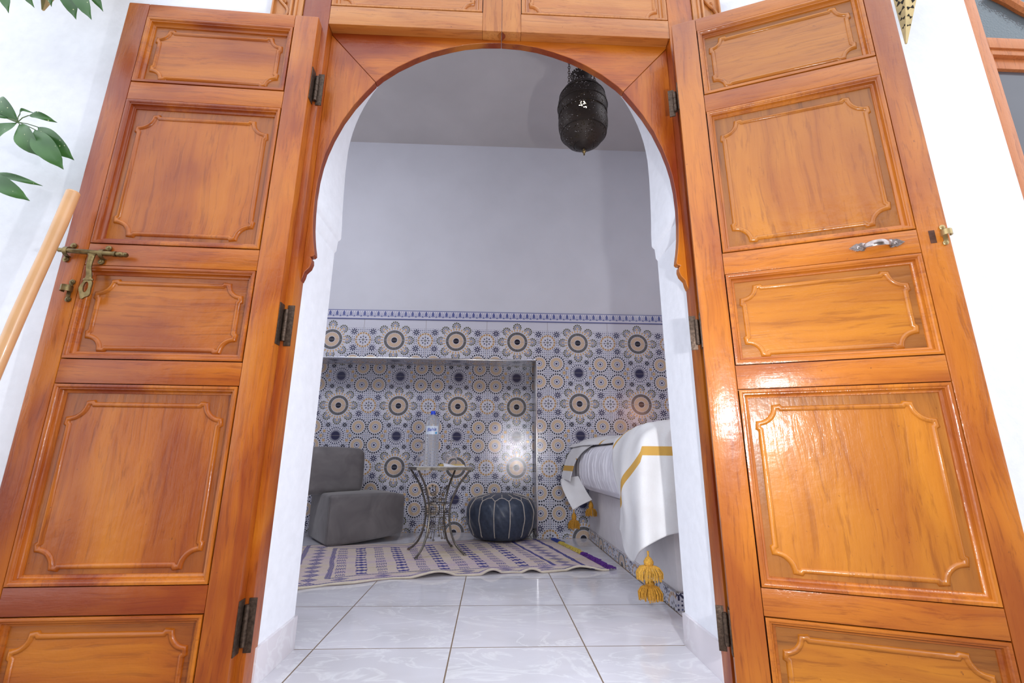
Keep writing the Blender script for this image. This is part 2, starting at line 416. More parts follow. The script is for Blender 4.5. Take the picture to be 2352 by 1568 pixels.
    f28 = fold(th, 28); ov = hyp(f28*(TAU/28)*rA*1.9, rA-0.198).lt(0.021); col = mixc(t, ov, col, YE)
    f48 = fold(th, 48); col = mixc(t, band(rA, 0.122, 0.166), col, (0.42, 0.41, 0.38)); col = mixc(t, band(rA, 0.122, 0.166)*(f48.abs().lt(0.34)), col, BK)
    f36 = fold(th, 36); col = mixc(t, band(rA, 0.056, 0.114)*(f36.abs().lt(0.36)), col, YE); col = mixc(t, rA.lt(0.047), col, BK)
    tf = fold(th, 8)*(TAU/8); px = rA*tf.cos()-0.247; py = rA*tf.sin(); q = hyp(px, py); ph = ang(px, py)
    f10 = fold(ph, 12); a10 = f10*(TAU/12)
    out = (rA.gt(0.222))
    col = mixc(t, q.lt(0.030)*out*low.mx(rA.lt(0.4)), col, Wt)
    col = mixc(t, hyp(a10*q, q-0.060).lt(0.0130)*out, col, OL)
    col = mixc(t, ((a10.abs()*q).lt(0.0048)*band(q, 0.024, 0.044))*out, col, NV)
    col = mixc(t, q.lt(0.0155), col, YE)
    # joints
    jx = (x-0.5).abs().lt(0.0028); jy = y.mn((y-0.5).abs()).lt(0.0024)
    jm = (jx+jy).mn(1)
    col = mixc(t, jm, col, (0.27, 0.25, 0.24))
    t.links.new(col, b.inputs['Base Color'])
    b.inputs['Roughness'].default_value = 0.075; b.inputs['Specular IOR Level'].default_value = 0.6
    tc = nd(t, 'ShaderNodeTexCoord'); n1 = noise(t, tc.outputs['Object'], 170, 2, 0.6); n2 = noise(t, tc.outputs['Object'], 12, 2)
    h = S(n1.outputs[0])*0.5+S(n2.outputs[0])*0.5-jm*0.8
    bump(t, b, h, 0.24, 0.004)
    return m
TILE = mat_tiles()

def mat_border():
    m, t, b = new_mat('blue_leaf_border_tile')
    uv = nd(t, 'ShaderNodeUVMap'); sp = nd(t, 'ShaderNodeSeparateXYZ'); t.links.new(uv.outputs[0], sp.inputs[0])
    U, V = S(sp.outputs[0]), S(sp.outputs[1])      # U: leaf count, V: 0 bottom ..1 top
    x = (U+50.5).frac()-0.5; y = V
    BL = (0.10, 0.12, 0.30); col = (0.60, 0.59, 0.66)
    leaf = hyp(x/0.19, (y-0.60)/0.24).lt(1)+hyp(x/0.06, (y-0.80)/0.10).lt(1)
    xh = (U+50.0).frac()-0.5
    stem = hyp(xh/0.10, (y-0.36)/0.075).lt(1)+(xh.abs().lt(0.022)*band(y, 0.36, 0.62))
    e = hyp(x, (y-0.66)*1.43*0.78); arc = band(e, 0.355, 0.41)*band(y, 0.20, 0.88)
    e2 = hyp(xh, (y-0.72)*1.43*0.70); arc2 = band(e2, 0.42, 0.47)*band(y, 0.20, 0.88)
    ln = y.gt(0.93)+y.lt(0.09)
    col = mixc(t, (arc+arc2).mn(1), col, (0.16, 0.18, 0.36)); col = mixc(t, (leaf+stem+ln).mn(1), col, BL)
    t.links.new(col, b.inputs['Base Color']); b.inputs['Roughness'].default_value = 0.12
    return m
BORDER = mat_border()

def mat_rug():
    m, t, b = new_mat('embroidered_wool_rug')
    uv = nd(t, 'ShaderNodeUVMap'); sp = nd(t, 'ShaderNodeSeparateXYZ'); t.links.new(uv.outputs[0], sp.inputs[0])
    U, V = S(sp.outputs[0]), S(sp.outputs[1])     # metres: U along 1.75, V across 1.05
    nz = noise(t, uv.outputs[0], 9, 3); nf = noise(t, uv.outputs[0], 160, 2)
    w = (S(nz.outputs[0])-0.5)*0.03
    u = U+w; v = V+w*0.6
    st = noise(t, nd(t, 'ShaderNodeMapping').outputs[0], 1)
    mp = st.inputs['Vector'].links[0].from_node; mp.inputs['Scale'].default_value = (0.6, 5, 1); t.links.new(uv.outputs[0], mp.inputs[0]); st.inputs['Scale'].default_value = 2.5
    base = ramp(t, st.outputs[0], [(0.30, (0.64, 0.54, 0.38)), (0.48, (0.70, 0.60, 0.52)), (0.62, (0.64, 0.52, 0.56))])
    pur = S(ramp(t, noise(t, uv.outputs[0], 3.0, 2).outputs[0], [(0.45, (0, 0, 0)), (0.68, (1, 1, 1))]))*S.m('SUBTRACT', 1.0, V*1.4, clamp=True)
    col = mixc(t, pur*0.6, base, (0.54, 0.38, 0.54))
    BLU = (0.075, 0.075, 0.27)
    # borders
    L0, L1, V0, V1 = 0.10, 1.62, 0.055, 0.985
    def line(d, h): return d.abs().lt(h)
    dash = ((u*70).frac().gt(0.25)).mx((v*70).frac().gt(0.25))
    bo = line(u-0.09, 0.014)*(((u*180).frac()).gt(0.3))+line(u-0.27, 0.013)*(((u*180).frac()).gt(0.3))*band(v, 0.13, 0.93)+line(v-0.04, 0.006)+line(v-0.13, 0.006)*u.gt(0.27)*u.lt(1.50)+line(v-0.98, 0.006)+line(v-0.92, 0.006)*u.gt(0.27)+line(u-1.66, 0.010)+line(u-1.50, 0.010)*band(v, 0.13, 0.93)
    # motif columns inside
    N = 11.0; cu = (u-0.27)/(1.50-0.27)*N; ci = cu.floor(); fu = cu.frac()-0.5
    inside = band(cu, 0.0, N)*band(v, 0.15, 0.905)
    M = 11.0; rv = (v-0.13)/(0.92-0.13)*M; fv = rv.frac()-0.5
    odd = (ci*0.5).frac().gt(0.25)
    blk = fu.abs().lt(0.25)*fv.abs().lt(0.30)*((fu*9+fv*2.0+20).frac().gt(0.36))*(fv.abs().gt(0.05))
    kx = fu.abs().lt(0.27)*fv.abs().lt(0.40)*((fv.abs()-0.9*((fu*2).abs()-0.27).abs()).abs().lt(0.13)+fu.abs().lt(0.05)*fv.abs().lt(0.3)).mn(1)
    mot = inside*(blk*(1-odd)+kx*odd)
    # little diamonds along the end borders
    dv = ((v/0.09).frac()-0.5); dm = (((u-0.18)/0.045).abs()+dv.abs()*2.1).lt(1)*((u*60+v*60).frac().gt(0.35))*band(v, 0.05, 0.97)
    dm2 = (((u-1.58)/0.045).abs()+dv.abs()*2.1).lt(1)*((u*60+v*60).frac().gt(0.35))*band(v, 0.05, 0.97)
    du = ((u/0.22).frac()-0.5); dm3 = (((v-0.085)/0.034).abs()+du.abs()*4.5).lt(1)*((u*60+v*60).frac().gt(0.35))
    allm = (bo.mn(1)*dash+mot+dm+dm2+dm3).mn(1)
    col = mixc(t, allm, col, BLU)
    t.links.new(mixc(t, 0.35, col, ramp(t, nf.outputs[0], [(0.3, (0.6, 0.6, 0.6)), (0.6, (1, 1, 1))]), 'MULTIPLY'), b.inputs['Base Color'])
    b.inputs['Roughness'].default_value = 0.95; b.inputs['Specular IOR Level'].default_value = 0.1
    bump(t, b, S(nf.outputs[0])+allm*0.6, 0.5, 0.003); return m
RUG = mat_rug()

def mat_blanket():
    """UV.y = distance in metres from the mustard stripe, UV.x = distance from the thin stripe"""
    m, t, b = new_mat('cream_blanket_with_mustard_stripes')
    uv = nd(t, 'ShaderNodeUVMap'); sp = nd(t, 'ShaderNodeSeparateXYZ'); t.links.new(uv.outputs[0], sp.inputs[0])
    U, V = S(sp.outputs[0]), S(sp.outputs[1]); n = noise(t, objvec(t), 260, 2); n2 = noise(t, objvec(t), 8, 2)
    s = (V.abs().lt(0.019)+U.abs().lt(0.008)).mn(1)
    base = ramp(t, n2.outputs[0], [(0.3, (0.76, 0.75, 0.75)), (0.7, (0.83, 0.83, 0.84))])
    t.links.new(mixc(t, s, base, (0.64, 0.37, 0.08)), b.inputs['Base Color']); b.inputs['Roughness'].default_value = 0.95
    bump(t, b, n.outputs[0], 0.5, 0.002); return m
BLANK = mat_blanket()

def mat_leaf():
    m, t, b = new_mat('umbrella_plant_leaf')
    v = objvec(t); n = noise(t, v, 9, 2); vo = nd(t, 'ShaderNodeTexVoronoi'); vo.inputs['Scale'].default_value = 80; t.links.new(v, vo.inputs['Vector'])
    base = ramp(t, n.outputs[0], [(0.3, (0.035, 0.115, 0.025)), (0.7, (0.07, 0.19, 0.04))])
    pick = S(nd_out(t, vo, 'Color'))
    sx = nd(t, 'ShaderNodeSeparateColor'); t.links.new(vo.outputs['Color'], sx.inputs[0])
    sp = S(vo.outputs['Distance']).lt(0.15)*S(sx.outputs[0]).gt(0.72)
    t.links.new(mixc(t, sp, base, (0.55, 0.60, 0.30)), b.inputs['Base Color']); b.inputs['Roughness'].default_value = 0.35
    b.inputs['Transmission Weight'].default_value = 0.0
    return m
def nd_out(t, n, k): return n.outputs[k]
LEAF = mat_leaf(); STEM = simple('leaf_stalk', (0.10, 0.16, 0.05), 0.5)

def mat_pierced(name, col, scale, thr):
    m, t, b = new_mat(name)
    b.inputs['Base Color'].default_value = (*col, 1); b.inputs['Metallic'].default_value = 0.4; b.inputs['Roughness'].default_value = 0.55
    v = objvec(t); vo = nd(t, 'ShaderNodeTexVoronoi'); vo.inputs['Scale'].default_value = scale; t.links.new(v, vo.inputs['Vector'])
    n = noise(t, v, 16, 1); gate = S(n.outputs[0]).gt(0.42)
    hole = S(vo.outputs['Distance']).lt(thr)*gate
    tr = nd(t, 'ShaderNodeBsdfTransparent'); mx = nd(t, 'ShaderNodeMixShader')
    t.links.new(hole.k, mx.inputs[0]); t.links.new(b.outputs[0], mx.inputs[1]); t.links.new(tr.outputs[0], mx.inputs[2])
    t.links.new(mx.outputs[0], t.nodes['Material Output'].inputs[0]); return m
PIERCED = mat_pierced('pierced_dark_bronze', (0.034, 0.024, 0.019), 120, 0.34)
BRONZE = simple('dark_bronze', (0.030, 0.022, 0.018), 0.45, 0.5, 60, 0.4, 0.1)

def mat_glass(name, col, rough, ior=1.45, alpha=None):
    m, t, b = new_mat(name); b.inputs['Base Color'].default_value = (*col, 1); b.inputs['Roughness'].default_value = rough
    b.inputs['Transmission Weight'].default_value = 1.0; b.inputs['IOR'].default_value = ior
    return m
GLASS = mat_glass('clear_glass', (0.98, 0.98, 0.98), 0.0, 1.3)
PET = mat_glass('clear_water_bottle_plastic', (0.90, 0.94, 0.98), 0.12, 1.18); PET.node_tree.nodes['Principled BSDF'].inputs['Transmission Weight'].default_value = 0.90
PEBBLE, _t, _b = new_mat('obscure_pebbled_glass')
_b.inputs['Base Color'].default_value = (0.10, 0.13, 0.145, 1); _b.inputs['Roughness'].default_value = 0.12
_vo = nd(_t, 'ShaderNodeTexVoronoi', feature='DISTANCE_TO_EDGE'); _vo.inputs['Scale'].default_value = 75; _t.links.new(objvec(_t), _vo.inputs['Vector'])
bump(_t, _b, _vo.outputs['Distance'], 0.25, 0.004)
DARKG = simple('dark_window_glass', (0.10, 0.10, 0.115), 0.15, 0, 3, 0.1)
CAP = simple('blue_plastic_cap', (0.02, 0.08, 0.75), 0.3); LABEL = simple('bottle_label', (0.72, 0.80, 0.90), 0.4)
INK = simple('blue_label_ink', (0.02, 0.07, 0.45), 0.4); CYAN = simple('cyan_label_spot', (0.02, 0.35, 0.72), 0.4)
def emis(name, col, st):
    m, t, b = new_mat(name); b.inputs['Emission Color'].default_value = (*col, 1); b.inputs['Emission Strength'].default_value = st; return m
BULB = emis('lit_bulb', (1.0, 0.85, 0.6), 12.0)
TUFT = {k: simple('rug_fringe_'+k, c, 0.9) for k, c in dict(purple=(0.09, 0.02, 0.20), yellow=(0.55, 0.42, 0.08), blue=(0.03, 0.05, 0.25), cream=(0.62, 0.55, 0.44)).items()}

# ================================================================ SETTING
PW = 0.5208
CX = 0.0125           # middle of the doorway
YB, YN = 3.804, 4.10  # back wall and niche
UX0, NX0 = -0.3164, -0.3046
# floor
MB().box(-2.3, 2.3, 1.43, 4.2, -0.10, 0.0).build('floor', FLOOR, smooth=False, kind='structure', label='polished pale marble tile floor running from the doorway into the room', cat='floor')
MB().box(-4, 4, -4.6, 1.42, -0.30, -0.17).build('floor', TERR, smooth=False, kind='structure', label='courtyard ground in front of the doorway', cat='floor')
MB().box(-2.3, 2.3, 1.72, 4.2, 3.487, 3.60).build('ceiling', CEIL, smooth=False, kind='structure', label='plain off-white ceiling of the room', cat='ceiling')
MB().box(CX-.66, CX+.66, 1.385, 1.47, -.165, -.0005).build('trim_5', MSK, smooth=False, kind='structure', label='pale stone threshold step under the doorway', cat='threshold')
# room walls
def tile_quad(mb, p0, p1, z0, z1, u0, u1, m=0):
    vs = [(p0[0], p0[1], z0), (p1[0], p1[1], z0), (p1[0], p1[1], z1), (p0[0], p0[1], z1)]
    mb.add(vs, [(0, 1, 2, 3)], m, [(u0, z0/PW), (u1, z0/PW), (u1, z1/PW), (u0, z1/PW)])
wb = MB(); NR, NT = 0.364, 1.406   # niche right edge, niche top
wb.box(-2.3, 2.3, YB+.002, 4.3, NT+.001, 3.6, 1); wb.box(NR+.001, 2.3, YB+.002, 4.3, 0, NT+.001, 1)
wb.box(-2.3, NR+.02, YN+.002, 4.3, 0, NT+.01, 1)
uu = lambda X: (X-UX0)/PW
tile_quad(wb, (-2.3, YB), (NR, YB), NT, 1.742, uu(-2.3), uu(NR)); tile_quad(wb, (NR, YB), (2.3, YB), 0, 1.742, uu(NR), uu(2.3))
nu = lambda X: (X-NX0)/PW
tile_quad(wb, (-2.3, YN), (NR, YN), 0, NT, nu(-2.3), nu(NR))
tile_quad(wb, (NR, YB), (NR, YN), 0, NT, 0.2, 0.2+(YN-YB)/PW)
wb.add([(-2.3, YB, NT), (NR, YB, NT), (NR, YN, NT), (-2.3, YN, NT)], [(0, 1, 2, 3)], 0, [(uu(-2.3), 2.3), (uu(NR), 2.3), (uu(NR), 2.87), (uu(-2.3), 2.87)])
wb.build('wall_back', [TILE, ROOMW], smooth=False, recalc=False, kind='structure', label='back wall with patterned blue, black and ochre tiles below grey-white plaster', cat='wall')
bd = MB(); bd.add([(-2.3, YB-.008, 1.742), (2.3, YB-.008, 1.742), (2.3, YB-.008, 1.824), (-2.3, YB-.008, 1.824), (-2.3, YB+.004, 1.824), (2.3, YB+.004, 1.824), (2.3, YB+.004, 1.742), (-2.3, YB+.004, 1.742)], [(0, 1, 2, 3), (3, 2, 5, 4), (7, 6, 1, 0)], 0, [(-2.3/.0579, 0), (2.3/.0579, 0), (2.3/.0579, 1), (-2.3/.0579, 1), (-2.3/.0579, .99), (2.3/.0579, .99), (2.3/.0579, .01), (-2.3/.0579, .01)])
bd.build('trim_1', BORDER, smooth=False, recalc=False, kind='structure', label='blue and white leaf border tiles along the top of the tiled back wall', cat='tile border')
tr = MB(); tr.box(-2.3, NR+.008, YB-.006, YB+.006, NT-.006, NT+.006, bev=.002); tr.box(NR-.004, NR+.008, YB-.006, YB+.006, 0, NT+.006, bev=.002)
tr.build('trim_2', CHROME, kind='structure', label='thin metal edge strip around the tiled wall niche', cat='edge strip')
MB().box(-2.4, -2.3, 1.7, 4.3, 0, 3.6).build('wall_left', ROOMW, smooth=False, kind='structure', label='left wall of the room, out of view', cat='wall')
MB().box(2.3, 2.4, 1.7, 4.3, 0, 3.6).build('wall_right', ROOMW, smooth=False, kind='structure', label='right wall of the room behind the bed, out of view', cat='wall')

# front wall with the plastered keyhole arch
half = [(.6465, 0), (.6465, 1.382), (.640, 1.392), (.6375, 1.432), (.629, 1.440), (.6265, 1.447), (.628, 1.50), (.632, 1.56), (.635, 1.65), (.6375, 1.75)]
for i in range(1, 25):
    a = math.radians(90*i/24); half.append((.6375*math.cos(a), 1.80+.70*math.sin(a)))
rt = [(CX+w+.004, z) for w, z in half]; lf = [(CX-w, z) for w, z in half]
loop = [(-4, -.3), (-4, 4.4), (1.30, 4.4), (1.30, -.3), (rt[0][0], -.3)]+rt+lf[::-1][1:]+[(lf[0][0], -.3)]
wf = MB()
wf.prism(loop, 'y', 1.457, 1.7065)
def rect(x0, x1, z0, z1, y0=1.42, y1=1.7065): wf.box(x0, x1, y0, y1, z0, z1)
rect(-4, -.835, -.30, 4.4, 1.42, 1.4569)
rect(.861, 1.3, -.30, 4.4, 1.42, 1.4569); rect(-.835, .861, 2.95, 4.4, 1.42, 1.4569)
rect(1.3, 1.93, -.30, 4.4); rect(1.93, 3.0, -.30, .9); rect(1.93, 3.0, 2.95, 4.4); rect(3.0, 4.0, -.30, 4.4)
wf.build('wall_front', PAINT2, smooth=True, angle=30, kind='structure', label='thick whitewashed front wall with the plastered arched doorway', cat='wall')
# courtyard walls across from the doorway (behind the photographer)
MB().box(-4, 4, -4.8, -4.6, -.30, 3.7).build('wall_courtyard', COURT, smooth=False, kind='structure', label='ochre courtyard wall facing the doorway, behind the photographer', cat='wall')
# skirting in the doorway reveal
for sd, nm, x in ((-1, 'baseboard_left', lf[0][0]), (1, 'baseboard_right', rt[0][0])):
    b_ = MB(); x0, x1 = sorted((x-sd*.010, x+sd*.02)); b_.box(x0, x1, 1.44, 1.7075, 0, .098, bev=.0012)
    b_.build(nm, MSK, kind='structure', label=('left' if sd < 0 else 'right')+' marble skirting tile at the foot of the white door reveal', cat='skirting')

# ---------------------------------------------------------------- gates: stiles, rails, panels
def notched(u0, u1, w0, w1, r=.045, ear=.006):
    """rectangle with concave corners and small ears"""
    out = []
    cs = [((u0, w0), 0), ((u1, w0), 90), ((u1, w1), 180), ((u0, w1), 270)]
    for (cu, cw), rot in cs:
        pts = [(-ear*0.9, r+.002), (-ear*0.9, r)]
        for k in range(8):
            a = math.radians(90-90*k/7); pts.append((-ear+(r-.002)*math.cos(a)*1.0, -ear+(r-.002)*math.sin(a)))
        pts = [(0.0, r+.010), (-ear, r+.006)]+[(-ear+r*math.cos(math.radians(88-86*k/8)), -ear+r*math.sin(math.radians(88-86*k/8))) for k in range(9)]+[(r+.006, -ear), (r+.010, 0.0)]
        # corner pts are given for the lower-left corner going from the left side to the bottom side
        ca, sa = math.cos(math.radians(rot)), math.sin(math.radians(rot))
        out += [(cu+p[0]*ca-p[1]*sa, cw+p[0]*sa+p[1]*ca) for p in pts]
    return out
RIDGE = [(-.0065, 0), (-.005, .0035), (-.0015, .0055), (.002, .0055), (.0055, .0030), (.007, 0)]
MOULD = [(0, -.008), (0, .0010), (-.0055, .0022), (-.009, -.0005), (-.0105, -.0035), (-.0135, -.0040), (-.0150, -.0120), (-.0195, -.0155), (-.0225, -.0160), (-.0235, -.0195)]
def panel(root, sg, u0, u1, z0, z1, mat, fmat, bmat, cm=.0026, inset=(.050, .058, .045), r=.045):
    """raised and fielded panel; local x = sg*u, viewer on -y"""
    fr = lambda u, w, h: Vector((sg*u, -h, w))
    a0, a1, b0, b1 = u0+cm, u1-cm, z0+cm, z1-cm
    p = MB(); D = -.0195
    path = notched(u0+inset[0], u1-inset[0], z0+inset[2], z1-inset[1], r)
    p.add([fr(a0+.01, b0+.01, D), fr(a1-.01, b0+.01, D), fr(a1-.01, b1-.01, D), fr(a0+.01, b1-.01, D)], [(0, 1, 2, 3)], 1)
    p.sweep(path, [(o*1.1, h*1.25+D) for o, h in RIDGE], fr)
    p.add([fr(a, b, D+.0018) for a, b in path], [tuple(range(len(path)))])
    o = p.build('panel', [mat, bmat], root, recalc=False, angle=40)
    mo = MB(); mo.sweep([(a0, b0), (a1, b0), (a1, b1), (a0, b1)], MOULD, fr)
    mo.build('panel_moulding', fmat, o, recalc=False, angle=50)
    return o
def member(root, name, sg, u0, u1, z0, z1, mat, y0=0.0, y1=.040, bev=.0022):
    x0, x1 = sorted((sg*u0, sg*u1)); m_ = MB(); m_.box(x0, x1, y0, y1, z0, z1, bev=bev); return m_.build(name, mat, root)

ZR = [2.0872, 1.8132, 1.7456, 1.2229, 1.1538, 0.8665, 0.7975, 0.2758, 0.2094]
ZT, LW, S0, S1 = 2.1415, 0.6452, 0.0808, 0.0688
def leaf(name, sg, loc, rz, label, WV, WH, PV, PH, BV, BH):
    r = empty(name, loc, rz, label=label, cat='door leaf', kind='structure')
    member(r, 'stile', sg, 0, S0, -.155, ZT, WV, bev=.004); member(r, 'stile', sg, LW-S1, LW, -.155, ZT, WV, bev=.004)
    g = .0006
    rails = [(ZR[0], ZT-.001), (ZR[2], ZR[1]), (ZR[4], ZR[3]), (ZR[6], ZR[5]), (ZR[8], ZR[7]), (-.154, -.075)]
    for z0, z1 in rails: member(r, 'rail', sg, S0+g, LW-S1-g, z0, z1, WH, y0=.0008)
    pans = [(ZR[1], ZR[0], PH, .034), (ZR[3], ZR[2], PV, .046), (ZR[5], ZR[4], PH, .040), (ZR[7], ZR[6], PV, .046), (-.075, ZR[8], PH, .040)]
    for z0, z1, mt, rr in pans:
        ins = (.050, .058, .046) if z1-z0 > .3 else (.048, .050, .038)
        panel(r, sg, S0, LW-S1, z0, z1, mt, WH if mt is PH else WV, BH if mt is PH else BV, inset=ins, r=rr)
    bk = MB(); x0, x1 = sorted((sg*(S0-.005), sg*(LW-S1+.005))); bk.box(x0, x1, .022, .036, -.1, ZT-.03); bk.build('back_panel', WD, r, smooth=False)
    return r
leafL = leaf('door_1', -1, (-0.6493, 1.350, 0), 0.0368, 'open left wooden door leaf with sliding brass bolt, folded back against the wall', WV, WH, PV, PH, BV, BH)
leafR = leaf('door_2', 1, (0.6334, 1.3228, 0), -0.3768, 'open right wooden door leaf with nickel pull handle, angled out from the wall', WVR, WHR, PVR, PHR, BVR, BHR)

# hinges
def hinge(root, sg, z, L=.11, mat=IRON, off=(0, 0)):
    h = MB(); cx, cy = sg*(-.010)+off[0], .034+off[1]
    h.lathe([(.0065, z-L/2+.015), (.0065, z+L/2-.015)], 12, (cx, cy, 0))
    for k in (-1, 0, 1): h.lathe([(.0072, z+k*.025-.011), (.0072, z+k*.025+.011)], 12, (cx, cy, 0))
    x0, x1 = sorted((sg*-.0025, sg*.0005)); h.box(x0, x1, .004, .036, z-L/2, z+L/2, bev=.0006)
    x0, x1 = sorted((cx+sg*-.002, cx+sg*-.022)); h.box(x0, x1, cy+.0025, cy+.006, z-L/2, z+L/2, bev=.0006)
    h.build('hinge', mat, root, label='iron hinge')
for z in (1.862, .992, .170): hinge(leafL, -1, z, .13)
for z in (1.840, .985, .160): hinge(leafR, 1, z, .11)

# bolt on the left leaf (local: x = -u, viewer at -y)
def L_(u, y, z): return Vector((-u, y, z))
def cyl_between(mb, a, b, r, seg=14): mb.tube([a, b], r, seg)
bo = MB(); H = -.017
def slope(u): return 1.190-(0.639-u)*0.045
path = [(.642, .0062), (.60, .0070), (.575, .0076), (.50, .0076), (.488, .0066), (.487, .0084), (.480, .0084), (.4795, .0060), (.478, .0066), (.474, .0078), (.468, .0082), (.462, .0074), (.460, .0056), (.457, .0072), (.452, .0074), (.448, .0050)]
bo.tube([L_(u, H, slope(u)) for u, r in path], [r for u, r in path], 16)
bolt = bo.build('sliding_bolt', BRASS, leafL, label='aged brass sliding bolt')
for u in (.622, .522):
    br = MB(); pts = []
    for k in range(13):
        a = math.radians(-10+200*k/12); pts.append(L_(u, -.006-.0165*math.sin(a)+.001, slope(u)+.0135*math.cos(a)))
    n_ = len(pts)
    vs = []; fs = []
    for i, p in enumerate(pts):
        for dx in (-.006, .006):
            for rr in (0, .0028):
                c = L_(u, H+.003, slope(u)); d = (p-c); d.x = 0; d.normalize(); vs.append(p+d*rr+Vector((dx, 0, 0)))
    for i in range(n_-1):
        b0 = i*4; b1 = b0+4
        for a_, b_ in ((0, 1), (1, 3), (3, 2), (2, 0)): fs.append((b0+a_, b0+b_, b1+b_, b1+a_))
    br.add(vs, fs)
    for dz, du in ((.022, -.006), (-.022, .006)):
        for q in (0,):
            M = Matrix.Rotation(math.radians(90), 4, 'X')
            br.lathe([(.0085, 0), (.0085, .004), (.006, .0055)], 16, L_(u+du, -.0005, slope(u)+dz), M=M)
            br.lathe([(.0042, .0055), (.0035, .0075), (.0015, .008)], 12, L_(u+du, -.0005, slope(u)+dz), M=M)
    br.build('bolt_bracket', BRASS, bolt)
# hanging hasp
hp = MB(); cl = catmull([(.5445, 1.186, .016), (.5475, 1.165, .014), (.5480, 1.140, .013), (.5420, 1.115, .013), (.5415, 1.098, .013)], 6)
vs = []; fs = []
for i, c in enumerate(cl):
    w = (.0150 if i < 3 else .0105-.003*math.sin(i/len(cl)*PI)+(.004 if i > len(cl)-4 else 0))
    y = -c.z-.004
    for du, dy in ((-w, 0), (-w*.6, -.003), (w*.6, -.003), (w, 0), (w, .003), (-w, .003)): vs.append(L_(c.x+du, y+dy, c.y))
for i in range(len(cl)-1):
    for k in range(6): fs.append((i*6+k, i*6+(k+1) % 6, (i+1)*6+(k+1) % 6, (i+1)*6+k))
fs.append(tuple(range(6))); fs.append(tuple((len(cl)-1)*6+k for k in range(6)))
hp.add(vs, fs)
ou = []; inn = []
N_ = 28
for k in range(N_):
    a = 2*PI*k/N_; wob = 1+.10*math.cos(5*a); ou.append((.5425+.0165*wob*math.cos(a), 1.073+.031*wob*math.sin(a)*(1.0)))
    inn.append((.5425+.0070*math.cos(a), 1.077+.0165*math.sin(a)))
vs = []; fs = []
for k in range(N_):
    for (u, z), y in ((ou[k], -.013), (ou[k], -.0175), (inn[k], -.0175), (inn[k], -.013)): vs.append(L_(u, y, z))
for k in range(N_):
    j = (k+1) % N_
    for a_ in range(4): fs.append((k*4+a_, k*4+(a_+1) % 4, j*4+(a_+1) % 4, j*4+a_))
hp.add(vs, fs); hp.build('bolt_hasp', BRASS, bolt)
# keeper ring
def keeper(parent, Lf, u, z, tilt=0, mat=BRASS, sc=1.0):
    k_ = MB(); pts = []
    for k in range(17):
        a = math.radians(-30+240*k/16); pts.append((u+.0105*sc*math.cos(a)*1.0, -.012*sc-.012*sc*math.sin(a), z))
    vs = []; fs = []
    for x, y, zz in pts:
        c = Vector((u, -.012*sc)); d = Vector((x, y))-c; d.normalize()
        for dz in (-.009, .009):
            for rr in (0, .0032): vs.append(Lf(x+d.x*rr, y+d.y*rr, zz+dz*sc))
    for i in range(len(pts)-1):
        b0 = i*4; b1 = b0+4
        for a_, b_ in ((0, 1), (1, 3), (3, 2), (2, 0)): fs.append((b0+a_, b0+b_, b1+b_, b1+a_))
    fs.append((0, 1, 3, 2)); e_ = (len(pts)-1)*4; fs.append((e_, e_+1, e_+3, e_+2))
    k_.add(vs, fs)
    M = Matrix.Rotation(math.radians(90), 4, 'X')
    for dz in (.024, -.030):
        k_.lathe([(.0078*sc, 0), (.0078*sc, .0035), (.005*sc, .005)], 14, Lf(u-.003, -.0005, z+dz*sc), M=M); k_.lathe([(.0035*sc, .005), (.002*sc, .0065)], 10, Lf(u-.003, -.0005, z+dz*sc), M=M)
    k_.prism([(0, 0), (1, 0), (1, 1)], 'y', 0, 0.001) if 0 else None
    vs = [Lf(u+a_, b_, z+c_) for a_ in (-.006, .004) for b_ in (-.0035, 0) for c_ in (-.030*sc, .024*sc)]
    k_.add(vs, [(0, 1, 3, 2), (4, 6, 7, 5), (0, 4, 5, 1), (2, 3, 7, 6), (0, 2, 6, 4), (1, 5, 7, 3)])
    return k_.build('bolt_keeper', mat, parent)
keeper(leafL, L_, .597, 1.072)
def R_l(u, y, z): return Vector((u, y, z))
keeper(leafR, R_l, .634, 1.198, mat=BRASSL, sc=.85)
# worn strike recess on the right leaf
wr = MB(); wr.box(.600, .614, -.0006, .002, 1.176, 1.214, bev=.0004); wr.build('strike_plate', RUST, leafR)
# pull handle on the right leaf
ph = MB(); hz = lambda u: 1.1885+(u-.475)*.012
pts = catmull([(.443, -.006), (.450, -.013), (.462, -.021), (.477, -.024), (.492, -.021), (.504, -.013), (.511, -.006)], 5)
vs = []; fs = []
for i, p in enumerate(pts):
    t_ = i/(len(pts)-1); w = .0048+.0042*math.sin(t_*PI)
    for dz, dy in ((-w, 0), (-w*.6, -.0022), (w*.6, -.0022), (w, 0), (w*.6, .0022), (-w*.6, .0022)): vs.append(Vector((p.x, p.y+dy, hz(p.x)+dz)))
for i in range(len(pts)-1):
    for k in range(6): fs.append((i*6+k, i*6+(k+1) % 6, (i+1)*6+(k+1) % 6, (i+1)*6+k))
fs.append(tuple(range(6))); fs.append(tuple((len(pts)-1)*6+k for k in range(6)))
ph.add(vs, fs)
for s_, u0 in ((-1, .447), (1, .507)):
    sh = [(0, -.012), (.006, -.013), (.012, -.010), (.016, -.012), (.024, -.008), (.031, -.003), (.036, 0), (.031, .003), (.024, .008), (.016, .012), (.012, .010), (.006, .013), (0, .012)]
    poly = [(u0+s_*a, hz(u0)+b) for a, b in sh]; ph.prism(poly, 'y', -.0045, 0)
    ph.box(*sorted((u0-s_*.002, u0+s_*.005)), -.010, -.003, hz(u0)-.009, hz(u0)+.009, bev=.001)
    M = Matrix.Rotation(math.radians(90), 4, 'X'); ph.lathe([(.0035, .004), (.0035, .0058), (.002, .0066)], 12, (u0+s_*.014, 0, hz(u0)), M=M)
ph.build('pull_handle', NICKEL, leafR, label='nickel pull handle with pointed plates')

